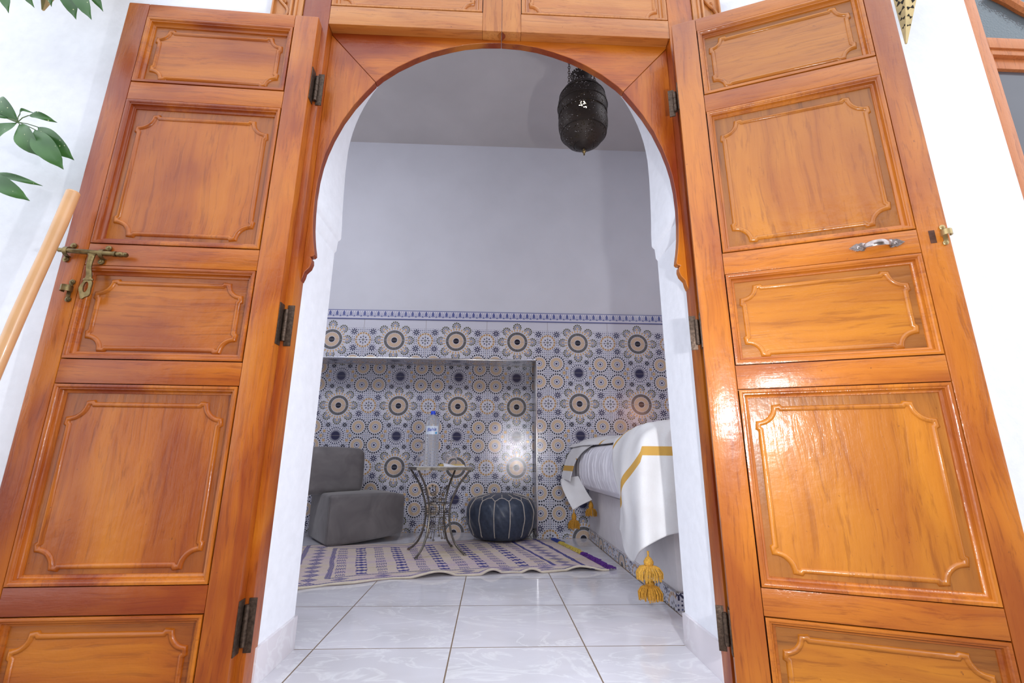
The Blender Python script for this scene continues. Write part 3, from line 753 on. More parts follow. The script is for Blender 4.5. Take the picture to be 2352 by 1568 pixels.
# ---------------------------------------------------------------- fixed gate leaves above and around the doors, with the arch boards
ARCH = [(.648, 1.155), (.637, 1.171), (.634, 1.187), (.620, 1.203), (.615, 1.220), (.6165, 1.234), (.6225, 1.241), (.613, 1.243), (.608, 1.249), (.610, 1.262), (.615, 1.285), (.620, 1.315), (.624, 1.345), (.628, 1.40), (.630, 1.46), (.6275, 1.53), (.621, 1.59), (.611, 1.64), (.594, 1.70), (.566, 1.774), (.532, 1.840), (.496, 1.895), (.463, 1.942), (.440, 1.968), (.385, 2.015), (.325, 2.055), (.265, 2.087), (.200, 2.112), (.140, 2.130), (.075, 2.141), (.0008, 2.145)]
tipN = [(.6425, 1.158)]
def gate(name, sg, xo, xi, label):
    """sg -1 left, +1 right; xo outer stile edge, xi inner stile edge (distances from the middle)"""
    r = empty(name, (CX, 1.39, 0), 0, label=label, cat='gate leaf', kind='structure')
    member(r, 'stile', sg, xi, xo, -.165, 2.86, WV, y0=0, y1=.064, bev=.003)
    member(r, 'stile', sg, .0006, .0725, 2.156, 2.86, WLV, bev=.002)
    member(r, 'rail', sg, .073, xi-.0006, 2.157, 2.242, WL); member(r, 'rail', sg, .073, xi-.0006, 2.80, 2.86, WL)
    panel(r, sg, .0725, xi, 2.242, 2.80, WL, WLV, WLV, inset=(.045, .05, .030), r=.036)
    bk = MB(); x0, x1 = sorted((sg*.07, sg*(xi+.002))); bk.box(x0, x1, .022, .036, 2.2, 2.82); bk.build('back_panel', WD, r, smooth=False)
    q2 = MB(); q2.prism([(sg*.0012, .0012), (sg*.0012, .0385)]+[(sg*(.0012+.013*math.sin(PI*k/8)), .0385-.0373*k/8) for k in range(1, 8)], 'z', 2.1535, 2.1562); q2.build('astragal_end', WD, r)
    # arch boards: upright plank and top plank meeting on a mitre
    A = [(min(a, xi), b) for a, b in ARCH]
    k = [i for i, p in enumerate(A) if p[0] <= .4631][0]
    def board(poly, mat):
        m_ = MB(); m_.prism([(sg*a, b) for a, b in poly], 'y', .040, .066); m_.mi = [0, 0]+[1]*(len(m_.f)-2)
        o = m_.build('arch_board', [mat, WD], r, angle=25)
        md = o.modifiers.new('bevel', 'BEVEL'); md.width = .0016; md.segments = 2; md.limit_method = 'ANGLE'; md.angle_limit = math.radians(50)
    board(A[:k+1]+[(xi, 2.150)], WV)
    board([(xi, 2.1515), (A[k][0]-.0008, A[k][1]+.0008)]+A[k+1:]+[(.0008, 2.185), (xi, 2.185)], WH)
    return r
gate('door_3', -1, .7405, .6425, 'fixed left gate leaf of orange wood with half of the rounded arch board')
gate('door_4', 1, .7400, .6425, 'fixed right gate leaf of orange wood with half of the rounded arch board')

# carved architraves
def architrave(name, sg, x0, x1, label):
    r = empty(name, (CX, 1.39, 0), 0, label=label, cat='door surround', kind='structure')
    w = x1-x0
    b1 = MB(); xa, xb = sorted((sg*(x0+.001), sg*(x0+.045))); b1.box(xa, xb, -.004, .031, -.165, 2.9, bev=.002)
    xa, xb = sorted((sg*(x0+.020), sg*(x0+.030))); b1.box(xa, xb, -.010, 0, -.165, 2.9, bev=.004)
    xa, xb = sorted((sg*(x0+.036), sg*(x0+.045))); b1.box(xa, xb, -.012, 0, -.165, 2.9, bev=.003)
    xa, xb = sorted((sg*(x0+.045), sg*x1)); b1.box(xa, xb, .004, .031, -.165, 2.9)
    xa, xb = sorted((sg*(x1-.007), sg*x1)); b1.box(xa, xb, -.008, .031, -.165, 2.9, bev=.002)
    b1.build('moulding', WLV, r)
    c = MB(); xm = (x0+.045+x1-.007)/2; amp = (x1-.007-x0-.045)/2-.008
    pts = []
    for i in range(241):
        z = .05+2.8*i/240; pts.append(Vector((sg*(xm+amp*math.sin(z*2*PI/.16)), -.001, z)))
    c.tube(pts, .0058, 8)
    for i in range(35):
        z = .07+i*.08; s = 1 if i % 2 else -1; cc = Vector((sg*(xm-s*amp*.15), -.001, z+.02))
        sp = [cc+Vector((sg*s*math.cos(a*.5)*(.012-.0011*a*.9), 0, math.sin(a*.5)*(.014-.0011*a))) for a in range(0, 10)]
        c.tube(sp, [.0045-.0002*a for a in range(10)], 7)
        c.lathe([(.0001, -.004), (.005, -.002), (.006, .0), (.005, .002), (.0001, .004)], 10, cc)
    c.build('carved_vine', WLV, r); return r
architrave('trim_3', -1, .7412, .855, 'carved vine moulding up the left side of the gate')
architrave('trim_4', 1, .7407, .853, 'carved vine moulding up the right side of the gate')

# ---------------------------------------------------------------- window on the right
wn = empty('window_1', (0, 1.42, 0), 0, label='orange-brown framed window with obscure glass at the right edge', cat='window', kind='structure')
f = MB(); f.box(1.930, 1.985, .004, .06, .9, 2.95, bev=.002); f.box(2.95, 3.0, .004, .06, .9, 2.95, bev=.002); f.box(1.985, 2.95, .004, .06, 2.222, 2.272, bev=.002); f.box(1.985, 2.95, .004, .06, .9, .96, bev=.002); f.box(1.985, 2.95, .004, .06, 2.90, 2.95, bev=.002)
f.build('window_frame', ORW, wn)
f = MB(); f.box(1.9855, 2.001, .012, .055, .96, 2.2215, bev=.002); f.box(2.001, 2.95, .012, .055, 2.196, 2.2215, bev=.002); f.box(2.001, 2.02, .03, .06, .96, 2.196, bev=.002); f.box(2.02, 2.95, .03, .06, 2.146, 2.196, bev=.002)
f.build('sash', ORW, wn)
f = MB()
for (a0, a1) in ((0, 1),):
    pts = [(2.09, 2.53), (2.154, 2.49), (2.20, 2.452), (2.30, 2.39), (2.45, 2.34), (2.60, 2.39), (2.70, 2.452), (2.81, 2.53)]
    f.tube([Vector((x, .02, z)) for x, z in pts], .020, 8)
f.build('glazing_bar', ORW, wn)
f = MB(); f.box(1.98, 2.955, .034, .040, 2.26, 2.92); f.build('pane', PEBBLE, wn, smooth=False, label='grey obscure glass pane')
f = MB(); f.box(2.01, 2.955, .045, .050, .95, 2.16); f.build('pane', DARKG, wn, smooth=False, label='dark glass pane')

# ================================================================ THINGS OUTSIDE
def leaflet(mb, a, b, w, bend=.02, seed=0):
    a = Vector(a); b = Vector(b); d = b-a; L = d.length; d.normalize(); side = Vector((0, 1, 0)).cross(d).normalized(); out = Vector((0, -1, 0))
    rnd = random.Random(seed); tw = rnd.uniform(-.5, .5); n = 12; vs = []; fs = []
    for i in range(n+1):
        t = i/n
        ww = w*.56*(math.sin(PI*min(1, t/.94)**1.15)**.62 if t < .90 else .30*(1-(t-.90)/.10)**1.6+.01)
        if i == 0: ww = w*.04
        c = a+d*L*t+out*(bend*math.sin(PI*t)-bend*.6*t*t)
        for k in (-1, -.5, 0, .5, 1):
            fold = abs(k)*.22*ww+k*tw*ww*.5+.002*math.sin(9*t+k*3)
            vs.append(c+side*ww*k+out*fold)
    for i in range(n):
        for k in range(4): fs.append((i*5+k, i*5+k+1, (i+1)*5+k+1, (i+1)*5+k))
    mb.add(vs, fs)
LV = [((-1.499, 1.300, 1.608), (-1.421, 1.300, 1.502), 0.0553), ((-1.447, 1.300, 1.590), (-1.338, 1.300, 1.458), 0.0527), ((-1.452, 1.310, 1.608), (-1.326, 1.312, 1.500), 0.0477), ((-1.481, 1.300, 1.643), (-1.397, 1.300, 1.626), 0.0201),
((-1.509, 1.300, 1.646), (-1.478, 1.300, 1.659), 0.0113), ((-1.511, 1.300, 1.625), (-1.602, 1.300, 1.708), 0.0427), ((-1.532, 1.300, 1.629), (-1.605, 1.300, 1.633), 0.0188), ((-1.512, 1.300, 1.612), (-1.575, 1.300, 1.523), 0.0603)]
LV2 = [((-1.515, 1.275, 1.415), (-1.359, 1.275, 1.384), 0.0184), ((-1.513, 1.265, 1.407), (-1.372, 1.265, 1.327), 0.0417), ((-1.60, 1.27, 1.40), (-1.66, 1.27, 1.30), .05), ((-1.60, 1.27, 1.43), (-1.70, 1.27, 1.47), .045)]
LV3 = [((-1.590, 1.220, 2.129), (-1.556, 1.220, 1.961), 0.0448), ((-1.564, 1.220, 2.112), (-1.483, 1.220, 1.986), 0.0306), ((-1.62, 1.22, 2.15), (-1.74, 1.22, 2.08), .05)]
LV4 = [((-1.439, 1.220, 2.102), (-1.433, 1.220, 1.994), 0.0306), ((-1.403, 1.220, 2.122), (-1.346, 1.220, 1.947), 0.0495), ((-1.382, 1.215, 2.114), (-1.290, 1.212, 1.940), 0.0495), ((-1.353, 1.220, 2.125), (-1.270, 1.220, 1.983), 0.0306)]
plant = empty('umbrella_plant', (-1.95, 1.15, -.17), 0, label='green umbrella plant whose leaves hang over the white wall at the left edge', cat='plant')
P0 = Vector((-1.95, 1.15, -.17))
stm = MB()
hubs = [(Vector((-1.508, 1.300, 1.617)), LV), (Vector((-1.575, 1.27, 1.42)), LV2), (Vector((-1.60, 1.22, 2.17)), LV3), (Vector((-1.39, 1.22, 2.16)), LV4)]
stm.tube([Vector((0, 0, .25)), Vector((.02, .02, .9)), Vector((-.02, .03, 1.5)), Vector((.03, .04, 2.35))], [.014, .012, .010, .006], 8)
stm.tube([Vector((.0, .03, 1.6))]+[h[0]-P0+Vector((-.12, 0, .05)) for h in hubs[:1]]+[hubs[0][0]-P0], .004, 6)
stm.tube([Vector((.0, .03, 1.25)), hubs[1][0]-P0], .004, 6); stm.tube([Vector((.02, .03, 2.2)), hubs[2][0]-P0], .004, 6); stm.tube([Vector((.02, .03, 2.25)), Vector((.3, .06, 2.3)), hubs[3][0]-P0], .004, 6)
stm.build('stem', STEM, plant)
sd_ = 0
for hub, lst in hubs:
    for a, b, w in lst:
        cl = MB(); sd_ += 1; leaflet(cl, Vector(a)-P0, Vector(b)-P0, w, .012, sd_); o = cl.build('leaf', LEAF, plant, recalc=False, angle=180)
        stk = MB(); stk.tube([hub-P0, (hub+Vector(a))/2-P0+Vector((0, -.003, .001)), Vector(a)-P0], .0014, 5); stk.build('leaf_stalk', STEM, o)
pot = MB(); pot.lathe([(.10, 0), (.14, .12), (.155, .26), (.165, .27), (.165, .30), (.145, .30), (.14, .27)], 28); pot.build('pot', simple('terracotta', (0.42, 0.16, 0.07), 0.8), plant)

# wooden pole leaning on the left door leaf
pl = empty('broom', (-1.345, 1.235, -.17), 0, label='pale wooden broom pole leaning against the open left door leaf', cat='broom')
po = MB(); top = Vector((-1.2455, 1.262, 1.352))-pl.location; mid = Vector((-1.319, 1.262, 0.844))-pl.location
dirv = (mid-top).normalized(); bot = top+dirv*1.40
rr_ = .0168; nrm = 14
ptsP = [top.lerp(bot, i/nrm)+Vector((.0015*math.sin(i*1.3), 0, 0)) for i in range(nrm+1)]
po.tube([ptsP[0]-dirv*.004]+ptsP, [rr_*.80]+[rr_*(1+.03*math.sin(i*2.1)) for i in range(nrm+1)], 20); po.build('broom_handle', BAMBOO, pl)
bh = MB(); 
for i in range(60):
    a = random.uniform(-.12, .12); bb = random.uniform(-.03, .03); bh.tube([bot+Vector((a*.25, bb*.4, 0)), Vector((bot.x+a, bot.y+bb, .003))], .003, 4)
bh.build('bristle_head', CLOTHB, pl)

# brass star lanterns hanging by the wall
def star_lantern(loc, tipvec, w0, label, holes=True, name='star_lantern'):
    r = empty(name, loc, 0, label=label, cat='lantern')
    L = Vector(tipvec); n = MB()
    def spike(v, w, mb):
        v = Vector(v); d = v.normalized(); a = d.cross(Vector((0, 1, 0))).normalized(); b2 = d.cross(a)
        base = [d*.10+(a*math.cos(q)+b2*math.sin(q))*w for q in [k*PI/2+PI/4 for k in range(4)]]
        tip = v; tb = [tip+(a*math.cos(q)+b2*math.sin(q))*.0035 for q in [k*PI/2+PI/4 for k in range(4)]]
        mb.add(base+tb, [(i, (i+1) % 4, 4+(i+1) % 4, 4+i) for i in range(4)]+[(4, 5, 6, 7)]); return base, tb
    core = MB(); core.lathe([(.001, -.115), (.06, -.10), (.10, -.05), (.115, 0), (.10, .05), (.06, .10), (.001, .115)], 16); core.build('lantern_core', BRASSL, r)
    dirs = [L]+[Vector(q)*.24 for q in ((1, 0, .1), (-1, 0, .1), (0, -1, 0), (.5, -.6, .6), (-.5, -.6, .6), (.0, -.3, 1))]
    for i, v in enumerate(dirs):
        s_ = MB(); base, tb = spike(v, w0, s_); o = s_.build('spike', BRASSL, r, smooth=False)
        if i == 0 and holes:
            h_ = MB()
            for fc in range(4):
                b0, b1 = base[fc], base[(fc+1) % 4]; t0 = tb[fc]; nv = ((b1-b0).cross(t0-b0)).normalized()
                if nv.dot((b0+b1)/2-Vector(v).normalized()*.10) < 0: nv = -nv
                for k in range(7):
                    for sgn_ in (-1, 1):
                        t = .12+.11*k
                        c = ((b0+b1)/2).lerp(t0, t); half_ = (b1-b0)*.5*(1-t); hh = half_*(.42*sgn_); s2 = half_.length*.52; dd = (t0-b0).normalized()
                        if half_.length < .007: continue
                        p = c+hh; ax = (b1-b0).normalized()
                        up = 1 if (k+(sgn_ > 0)) % 2 else -1
                        tri = [p+ax*s2*.8, p-ax*s2*.8, p+dd*s2*1.6*up]
                        h_.add([q+nv*.0004 for q in tri]+[q+nv*.0012 for q in tri], [(0, 1, 2), (3, 5, 4), (0, 3, 4, 1), (1, 4, 5, 2), (2, 5, 3, 0)])
            h_.build('pierced_holes', BLACKM, o, smooth=False)
    c = MB(); c.tube([Vector((0, 0, .11)), Vector((0, 0, .9))], .003, 6); c.build('hanging_rod', BRASSL, r)
    return r
star_lantern((1.535, 1.26, 2.46), (-.088, 0, -.425), .050, 'brass star lantern with triangular cutouts, pointing down beside the right door leaf')
star_lantern((-1.494, 1.26, 2.36), (.0, 0, -.345), .060, 'pale brass spike tip of a hanging star lantern among the plant leaves', False)

# ================================================================ THINGS IN THE ROOM
# bed base with tiled foot
BX, BY0 = 0.775, 2.055
bb_ = empty('bed_base', (BX, BY0, 0), 0, label='white plastered masonry bed base with a strip of patterned tile at its foot', cat='bed base')
q_ = MB(); q_.box(0, 1.50, 0, YB-BY0-.005, 0, .365, bev=.012); q_.build('plinth', PLASTER, bb_)
q_ = MB()
def strip(p0, p1, z0, z1, u0):
    L = (Vector(p1)-Vector(p0)).length; vs = [(*p0, z0), (*p1, z0), (*p1, z1), (*p0, z1)]
    q_.add(vs, [(0, 1, 2, 3)], 0, [(u0, 0.0), (u0+L/PW, 0.0), (u0+L/PW, (z1-z0)/PW), (u0, (z1-z0)/PW)])
strip((-.012, YB-BY0-.01), (-.012, -.010), 0, .070, .2); strip((-.012, -.010), (1.5, -.010), 0, .070, .63)
q_.add([(-.012, YB-BY0-.01, .07), (-.012, -.010, .07), (0.0, 0, .073), (0.0, YB-BY0-.01, .073)], [(0, 1, 2, 3)]); q_.add([(-.012, -.010, .07), (1.5, -.010, .07), (1.5, 0, .073), (0, 0, .073)], [(0, 1, 2, 3)])
q_.build('tiled_skirting', TILE, bb_, smooth=False, recalc=False)

# mattress with wrinkled sheet
def mfun(u, v):
    # u around the section from under-side, over the left side to the top; v along the length (0 near .. 1 wall)
    y = 2.06+v*(3.775-2.06)
    side = .64+.045*(1-v)
    sec = [(.98, .372), (.80, .370), (side+.05, .385), (side+.012, .42), (side-.004, .48), (side-.004, .56), (side+.012, .63), (side+.045, .675), (side+.12, .698), (.95, .705), (1.4, .705), (2.2, .70)]
    p = interp([(a, b, 0) for a, b in sec], u)
    e = 0
    if .15 < u < .8:
        k = math.sin((u-.15)/.65*PI)
        ph = 2.4*math.sin(y*3.1+u*2)+1.3*math.sin(y*7.7)
        e = k*(.0045*math.sin(y*52+ph*2+3*u)+.0035*abs(math.sin(y*83+ph*3-2*u))+.0018*math.sin(y*190+ph*4+5*u)+.012*math.exp(-((y-2.95)/.25)**2))
    return Vector((p.x-e, y, p.y))
mt = empty('mattress', (0.65, 2.06, .37), 0, label='thick mattress in a wrinkled white sheet bulging over the masonry bed base', cat='mattress')
q_ = MB(); q_.grid(60, 300, lambda u, v: mfun(u, v)-Vector((.65, 2.06, .37)))
for vv in (0, 1):
    row = [mfun(i/59, vv)-Vector((.65, 2.06, .37)) for i in range(60)]; q_.add(row+[Vector((1.55, row[0].y, 0)), ], [tuple(range(61))])
q_.build('sheet', SHEET, mt, angle=80)

# blanket
bl = empty('blanket', (0.65, 2.0, .70), 0, label='cream wool blanket with mustard stripes and tassels draped over the mattress', cat='blanket')
B0 = Vector((0.65, 2.0, .70))
def cloth(name, cols, uvf, nu=60, nv=60, wr=0.0, parent=bl, thick=.004, seed=0):
    """cols: list of columns (each a list of 3D points top->bottom)"""
    def smooth_col(c): return catmull(c, 8)
    C = [smooth_col(c) for c in cols]; n = len(C[0]); rows = []
    for j in range(n): rows.append(catmull([c[j] for c in C], 10))
    m_ = MB(); k = len(rows[0]); ph_ = seed*1.7
    vs = []; uvs = []
    for j in range(n):
        for i in range(k):
            p = rows[j][i]; d = Vector((-1, -.5, 0)).normalized()
            o = wr*(math.sin(i*.38+ph_+j*.03)+.6*math.sin(i*.17+j*.12+ph_))
            if name == 'draped_corner': p = p+Vector((0, 0, .014*math.exp(-((p.y-2.16)/.05)**2)*max(0, min(1, (p.z-.70)/.04))+.006*math.sin(p.y*40+p.x*25)*max(0, min(1, (p.z-.70)/.04))))
            vs.append(p+d*o-B0); uvs.append(uvf(p, i/(k-1), j/(n-1)))
    fs = [(j*k+i, j*k+i+1, (j+1)*k+i+1, (j+1)*k+i) for j in range(n-1) for i in range(k-1)]
    m_.add(vs, fs, 0, uvs)
    o = m_.build(name, BLANK, parent, recalc=False, angle=180)
    md = o.modifiers.new('solid', 'SOLIDIFY'); md.thickness = thick; md.offset = 0
    return o
# piece hanging over the near corner of the bed
near = [
 [(.90, 2.62, .745), (.70, 2.55, .715), (.655, 2.513, .649), (.640, 2.476, .564), (.636, 2.414, .490), (.640, 2.364, .422), (.648, 2.396, .336), (.652, 2.451, .257)],
 [(.90, 2.45, .765), (.71, 2.40, .742), (.648, 2.351, .650), (.625, 2.290, .567), (.618, 2.254, .488), (.622, 2.256, .409), (.635, 2.282, .310), (.645, 2.364, .185)],
 [(.90, 2.28, .770), (.72, 2.20, .752), (.652, 2.170, .667), (.622, 2.145, .588), (.612, 2.151, .493), (.616, 2.157, .399), (.630, 2.179, .286), (.642, 2.239, .148)],
 [(.90, 2.15, .765), (.735, 2.06, .750), (.660, 2.020, .690), (.640, 1.995, .610), (.628, 1.985, .520), (.622, 1.985, .430), (.622, 1.985, .340), (.620, 1.985, .246)],
 [(.92, 2.10, .768), (.80, 2.02, .758), (.722, 1.985, .700), (.708, 1.965, .610), (.700, 1.960, .520), (.695, 1.955, .440), (.690, 1.955, .360), (.686, 1.955, .292)],
 [(.98, 2.08, .765), (.88, 2.00, .758), (.810, 1.985, .700), (.802, 1.960, .610), (.798, 1.950, .520), (.792, 1.945, .450), (.790, 1.945, .385), (.787, 1.945, .318)],
 [(1.20, 2.08, .760), (1.15, 2.0, .750), (1.10, 1.985, .690), (1.10, 1.960, .610), (1.09, 1.955, .520), (1.08, 1.950, .450), (1.07, 1.95, .385), (1.06, 1.95, .335)]]
def uv_near(p, s, t):
    # mustard band level on the end face, slanting down along the side
    if s > .5: sz = .6345-.004*(s-.5)
    else:
        k = (0.5-s)/.5; sz = lerp(.610, .385, k**.9)
    thin = p.z-(.655+.55*s) if s < .33 else 1.0
    return (thin if p.z > .50 else 1.0, (p.z-sz)*(1.0 if s > .5 else .85))
cloth('draped_corner', near, uv_near, wr=.0055, seed=1)
# folds lying along the top, reaching the back wall
topc = []
for y, x0, z0 in ((2.15, .70, .752), (2.45, .73, .745), (2.75, .72, .725), (3.05, .70, .722), (3.30, .655, .722), (3.55, .62, .715), (3.72, .62, .715)):
    topc.append([(1.6, y, .722), (1.2, y, .73), (.95, y, z0+.008), (x0+.10, y, z0+.004), (x0+.03, y, z0-.005), (x0-.004, y+.01, z0-.030)])
cloth('top_fold', topc, lambda p, s, t: (1.0, p.y-3.02 if p.z > .6 else 1.0), wr=.003, seed=2)
far = [
 [(.98, 3.30, .765), (.86, 3.22, .740), (.74, 3.20, .712), (.685, 3.20, .690)],
 [(.86, 3.50, .765), (.74, 3.42, .735), (.655, 3.36, .690), (.640, 3.33, .640)],
 [(.74, 3.66, .745), (.65, 3.60, .700), (.615, 3.50, .640), (.612, 3.42, .585)],
 [(.68, 3.72, .700), (.585, 3.68, .600), (.570, 3.60, .530), (.585, 3.45, .500)],
 [(.66, 3.74, .62), (.562, 3.70, .490), (.545, 3.62, .455), (.575, 3.45, .440)]]
def uv_far(p, s, t): return (1.0 if not .33 < s < .5 else (p.z-.615-(p.y-3.5)*.25), (p.z-.53) if t > .15 and s > .55 else 1.0)
cloth('far_fold', far, uv_far, wr=.002, seed=3)
flap = [
 [(.530, 3.62, .452), (.528, 3.56, .400), (.555, 3.50, .320), (.590, 3.46, .245)],
 [(.560, 3.56, .462), (.570, 3.52, .400), (.595, 3.48, .330), (.620, 3.45, .265)],
 [(.595, 3.50, .470), (.615, 3.47, .400), (.640, 3.45, .340), (.660, 3.43, .288)],
 [(.630, 3.45, .478), (.665, 3.43, .410), (.695, 3.42, .355), (.722, 3.42, .318)]]
cloth('hanging_flap', flap, lambda p, s, t: (1.0, 1.0), wr=.001, seed=4)
# tassels
def tassel(top, segs, name='tassel', mats=(MUST, MUSTD)):
    t_ = MB(); top = Vector(top)-B0; z = top.z
    t_.tube([top+Vector((0, 0, .012)), top, top+Vector((0, 0, -.015))], .004, 8)
    for h_, rb, rs, ls, mi in segs:
        prof = [(.004, 0), (rb*.6, -h_*.15), (rb, -h_*.5), (rb*.92, -h_*.8), (rb*.6, -h_)]
        t_.lathe([(r, z-.008+q) for r, q in prof][::-1], 20, (top.x, top.y, 0), m=mi)
        zb = z-.008-h_*.85
        for i in range(90):
            a = 2*PI*i/90+random.uniform(-.06, .06); rr = rs*random.uniform(.45, 1.0) if i % 3 == 0 else rs*random.uniform(.85, 1.05)
            ll = ls*random.uniform(.85, 1.05)
            c = Vector((top.x, top.y, zb)); d = Vector((math.cos(a), math.sin(a), 0))
            t_.tube([c+d*rb*.4, c+d*rr*.75+Vector((0, 0, -ll*.18)), c+d*rr+Vector((0, 0, -ll*.55)), c+d*rr*.97+Vector((0, 0, -ll))],   .0021 if rs > .04 else .0017, 5, m=mi)
        z = zb-ls*.80
    return t_.build(name, list(mats), bl, angle=60)
tassel((.632, 1.965, .232), [(.038, .0195, .053, .052, 0), (.026, .019, .045, .052, 1)])
tassel((.594, 3.455, .236), [(.055, .018, .040, .060, 1)]); tassel((.715, 3.44, .315), [(.055, .018, .040, .055, 1)])

# rug
FE = [(-1.03, 2.335), (-.879, 2.408), (-.485, 2.588), (.083, 2.687), (.491, 2.739), (.66, 2.757)]
BE = [(-1.34, 3.46), (-1.225, 3.503), (-.607, 3.564), (-.522, 3.616), (.181, 3.778), (.46, 3.745)]
rug = empty('rug', (-.35, 3.1, 0), 0, label='cream and lilac wool rug with rows of blue embroidered motifs on the marble floor', cat='rug')
RO = Vector((-.35, 3.1, 0))
UF = [0, .16, .60, 1.18, 1.58, 1.75]; UB = [0, .12, .74, .83, 1.55, 1.75]
def edge(pts, us, u):
    U_m = u*1.75
    for i in range(len(us)-1):
        if U_m <= us[i+1]+1e-6:
            return Vector(pts[i]).lerp(Vector(pts[i+1]), (U_m-us[i])/(us[i+1]-us[i]))
    return Vector(pts[-1])
def rz_(u, v):
    z = .006+.002*math.sin(u*31+v*5)
    if v < .12: z += max(0, math.sin(u*34+2.0*math.sin(u*9)))*.020*(1-v/.12)*(1 if u > .28 else .2)
    return z
def rfun(u, v):
    a = edge(FE, UF, u); b = edge(BE, UB, u); p = a.lerp(b, v)
    return Vector((p.x, p.y-(.010*math.sin(u*34) if v < .02 else 0), rz_(u, v)))-RO
q_ = MB(); q_.grid(200, 60, rfun, uvfn=lambda u, v: (u*1.75, v*1.05)); o = q_.build('weave', RUG, rug, angle=180, recalc=False)
md = o.modifiers.new('solid', 'SOLIDIFY'); md.thickness = .006; md.offset = -1
q_ = MB(); q_.tube([rfun(i/160, 0)+Vector((0, -.002, .001)) for i in range(161)], .0045, 6); q_.build('bound_edge', TUFT['cream'], rug)
def tuft(mb, v0, v1, n, spread):
    for i in range(n):
        v = random.uniform(v0, v1); p = rfun(1.0, v); d = Vector((random.uniform(.4, 1), random.uniform(-.6, .9), 0)).normalized()*random.uniform(.2, 1)**.7*spread*1.25
        mb.tube([p, p+d*.5+Vector((0, 0, .012)), p+d+Vector((0, 0, random.uniform(.0, .006)))], .0028, 4)
for k, v0, v1, n, s in (('purple', 0.0, .42, 120, .045), ('yellow', .42, .84, 80, .040), ('blue', .84, 1.0, 50, .05)):
    q_ = MB(); tuft(q_, v0, v1, n, s); q_.build('fringe', TUFT[k], rug, label=k+' fringe')

# grey velvet floor chair
import mathutils
def softbox(mb, w, d, h, M, bev=.05, bulge=.02, n=14):
    def f(face):
        pass
    bm = bmesh.new(); bmesh.ops.create_cube(bm, size=1.0)
    for v in bm.verts: v.co = Vector(((v.co.x+.5)*w, (v.co.y+.5)*d, (v.co.z+.5)*h))
    bmesh.ops.bevel(bm, geom=list(bm.edges), offset=bev, segments=6, profile=.5, affect='EDGES')
    bmesh.ops.subdivide_edges(bm, edges=[e for e in bm.edges if e.calc_length() > .08], cuts=6, use_grid_fill=True)
    for v in bm.verts:
        x, y, z = v.co.x/w*2-1, v.co.y/d*2-1, v.co.z/h*2-1
        q = (1-min(1, x*x))*(1-min(1, y*y)), (1-min(1, x*x))*(1-min(1, z*z)), (1-min(1, y*y))*(1-min(1, z*z))
        if abs(z) > .9: v.co.z += (1 if z > 0 else -.3)*bulge*q[0]
        if abs(y) > .9: v.co.y += (1 if y > 0 else -1)*bulge*q[1]
        if abs(x) > .9: v.co.x += (1 if x > 0 else -1)*bulge*q[2]
    mb.add([M @ v.co for v in bm.verts], [[v.index for v in f.verts] for f in bm.faces]); bm.free()
ch = empty('floor_chair', (-1.12, 3.425, .008), math.radians(33), label='low grey velvet foam chair with block seat and backrest in the left corner', cat='chair')
q_ = MB(); softbox(q_, .58, .42, .335, Matrix.Identity(4), .022, .010)
for i, v in enumerate(q_.v):
    x, y, z = v
    if z < .1: z += .045*max(0, (x-.1)/.5)**1.3*(1-z/.1)
    if y > .25: y += .12*(1-x/.58)
    if x > .40: z -= .02*((x-.40)/.18)**2*(1 if z > .2 else 0); y += .05*((x-.40)/.18)**2*(1 if y < .2 else 0)
    q_.v[i] = (x, y, z)
q_.build('seat', VELVET, ch)
q_ = MB(); softbox(q_, .50, .20, .335, Matrix.Translation((-.20, .215, .325)), .05, .012); q_.build('backrest', VELVET, ch)
q_ = MB(); q_.tube([Vector((0.0, 0.0, .02)), Vector((-.001, -.001, .16)), Vector((0, 0, .31))], .0022, 6); q_.build('seam', VELVET, ch)

# leather pouf
pc = Vector((.083, 3.76, .010)); pf = empty('pouf', pc, 0, label='round navy leather pouf with cream stitched seams on the rug', cat='pouf')
NP = 14; RP = .283
prof = [(.0, .010), (.13, .006), (.20, .010), (.235, .035), (.262, .085), (.280, .15), (.281, .20), (.268, .25), (.238, .288), (.19, .310), (.12, .325), (.05, .331), (.0, .332)]
PR = catmull([(a*.955, b*.99, 0) for a, b in prof], 5)
def pfun(u, v):
    p = PR[min(len(PR)-1, int(round(v*(len(PR)-1))))]; a = u*2*PI; k = abs(math.sin(a*NP/2+PI/2*0)); s = 1-.022*(1-k)**2*(1 if .06 < p.y < .30 else .4)
    w = .002*math.sin(a*23+p.y*60)
    return Vector(((p.x*s+w*(p.x > .1))*math.cos(a), (p.x*s+w*(p.x > .1))*math.sin(a), p.y))
q_ = MB(); q_.grid(NP*12, len(PR), pfun, closeu=True); q_.build('cover', LEATHER, pf, angle=180)
q_ = MB(); A0 = math.radians(-90+0)
def ppt(a, idx, off=.0022):
    p = PR[idx]; u = a/(2*PI); s = pfun(u, idx/(len(PR)-1)); c = Vector((math.cos(a), math.sin(a), .25 if p.y > .2 else 0)).normalized(); return s+c*off
iT = [i for i, p in enumerate(PR) if p.y > .285][0]; iB = [i for i, p in enumerate(PR) if p.y > .03][0]
iC = [i for i, p in enumerate(PR) if p.y > .316][0]
for k in range(NP):
    a = 2*PI*k/NP
    q_.tube([ppt(a, i) for i in range(iB, iT+1)], .0036, 6)
    a2 = a+2*PI/NP
    pts = []
    for j in range(9):
        t = j/8; idx = iT+int(round((iC-iT-1)*.55*math.sin(PI*t))); pts.append(ppt(a+(a2-a)*t, idx, .002))
    q_.tube(pts, .0032, 6)
    am = (a+a2)/2; im = iT+int(round((iC-iT-1)*.55)); q_.tube([ppt(am, i, .002) for i in range(im, min(len(PR)-6, iC+3))], .0032, 6)
q_.build('stitching', STITCH, pf)

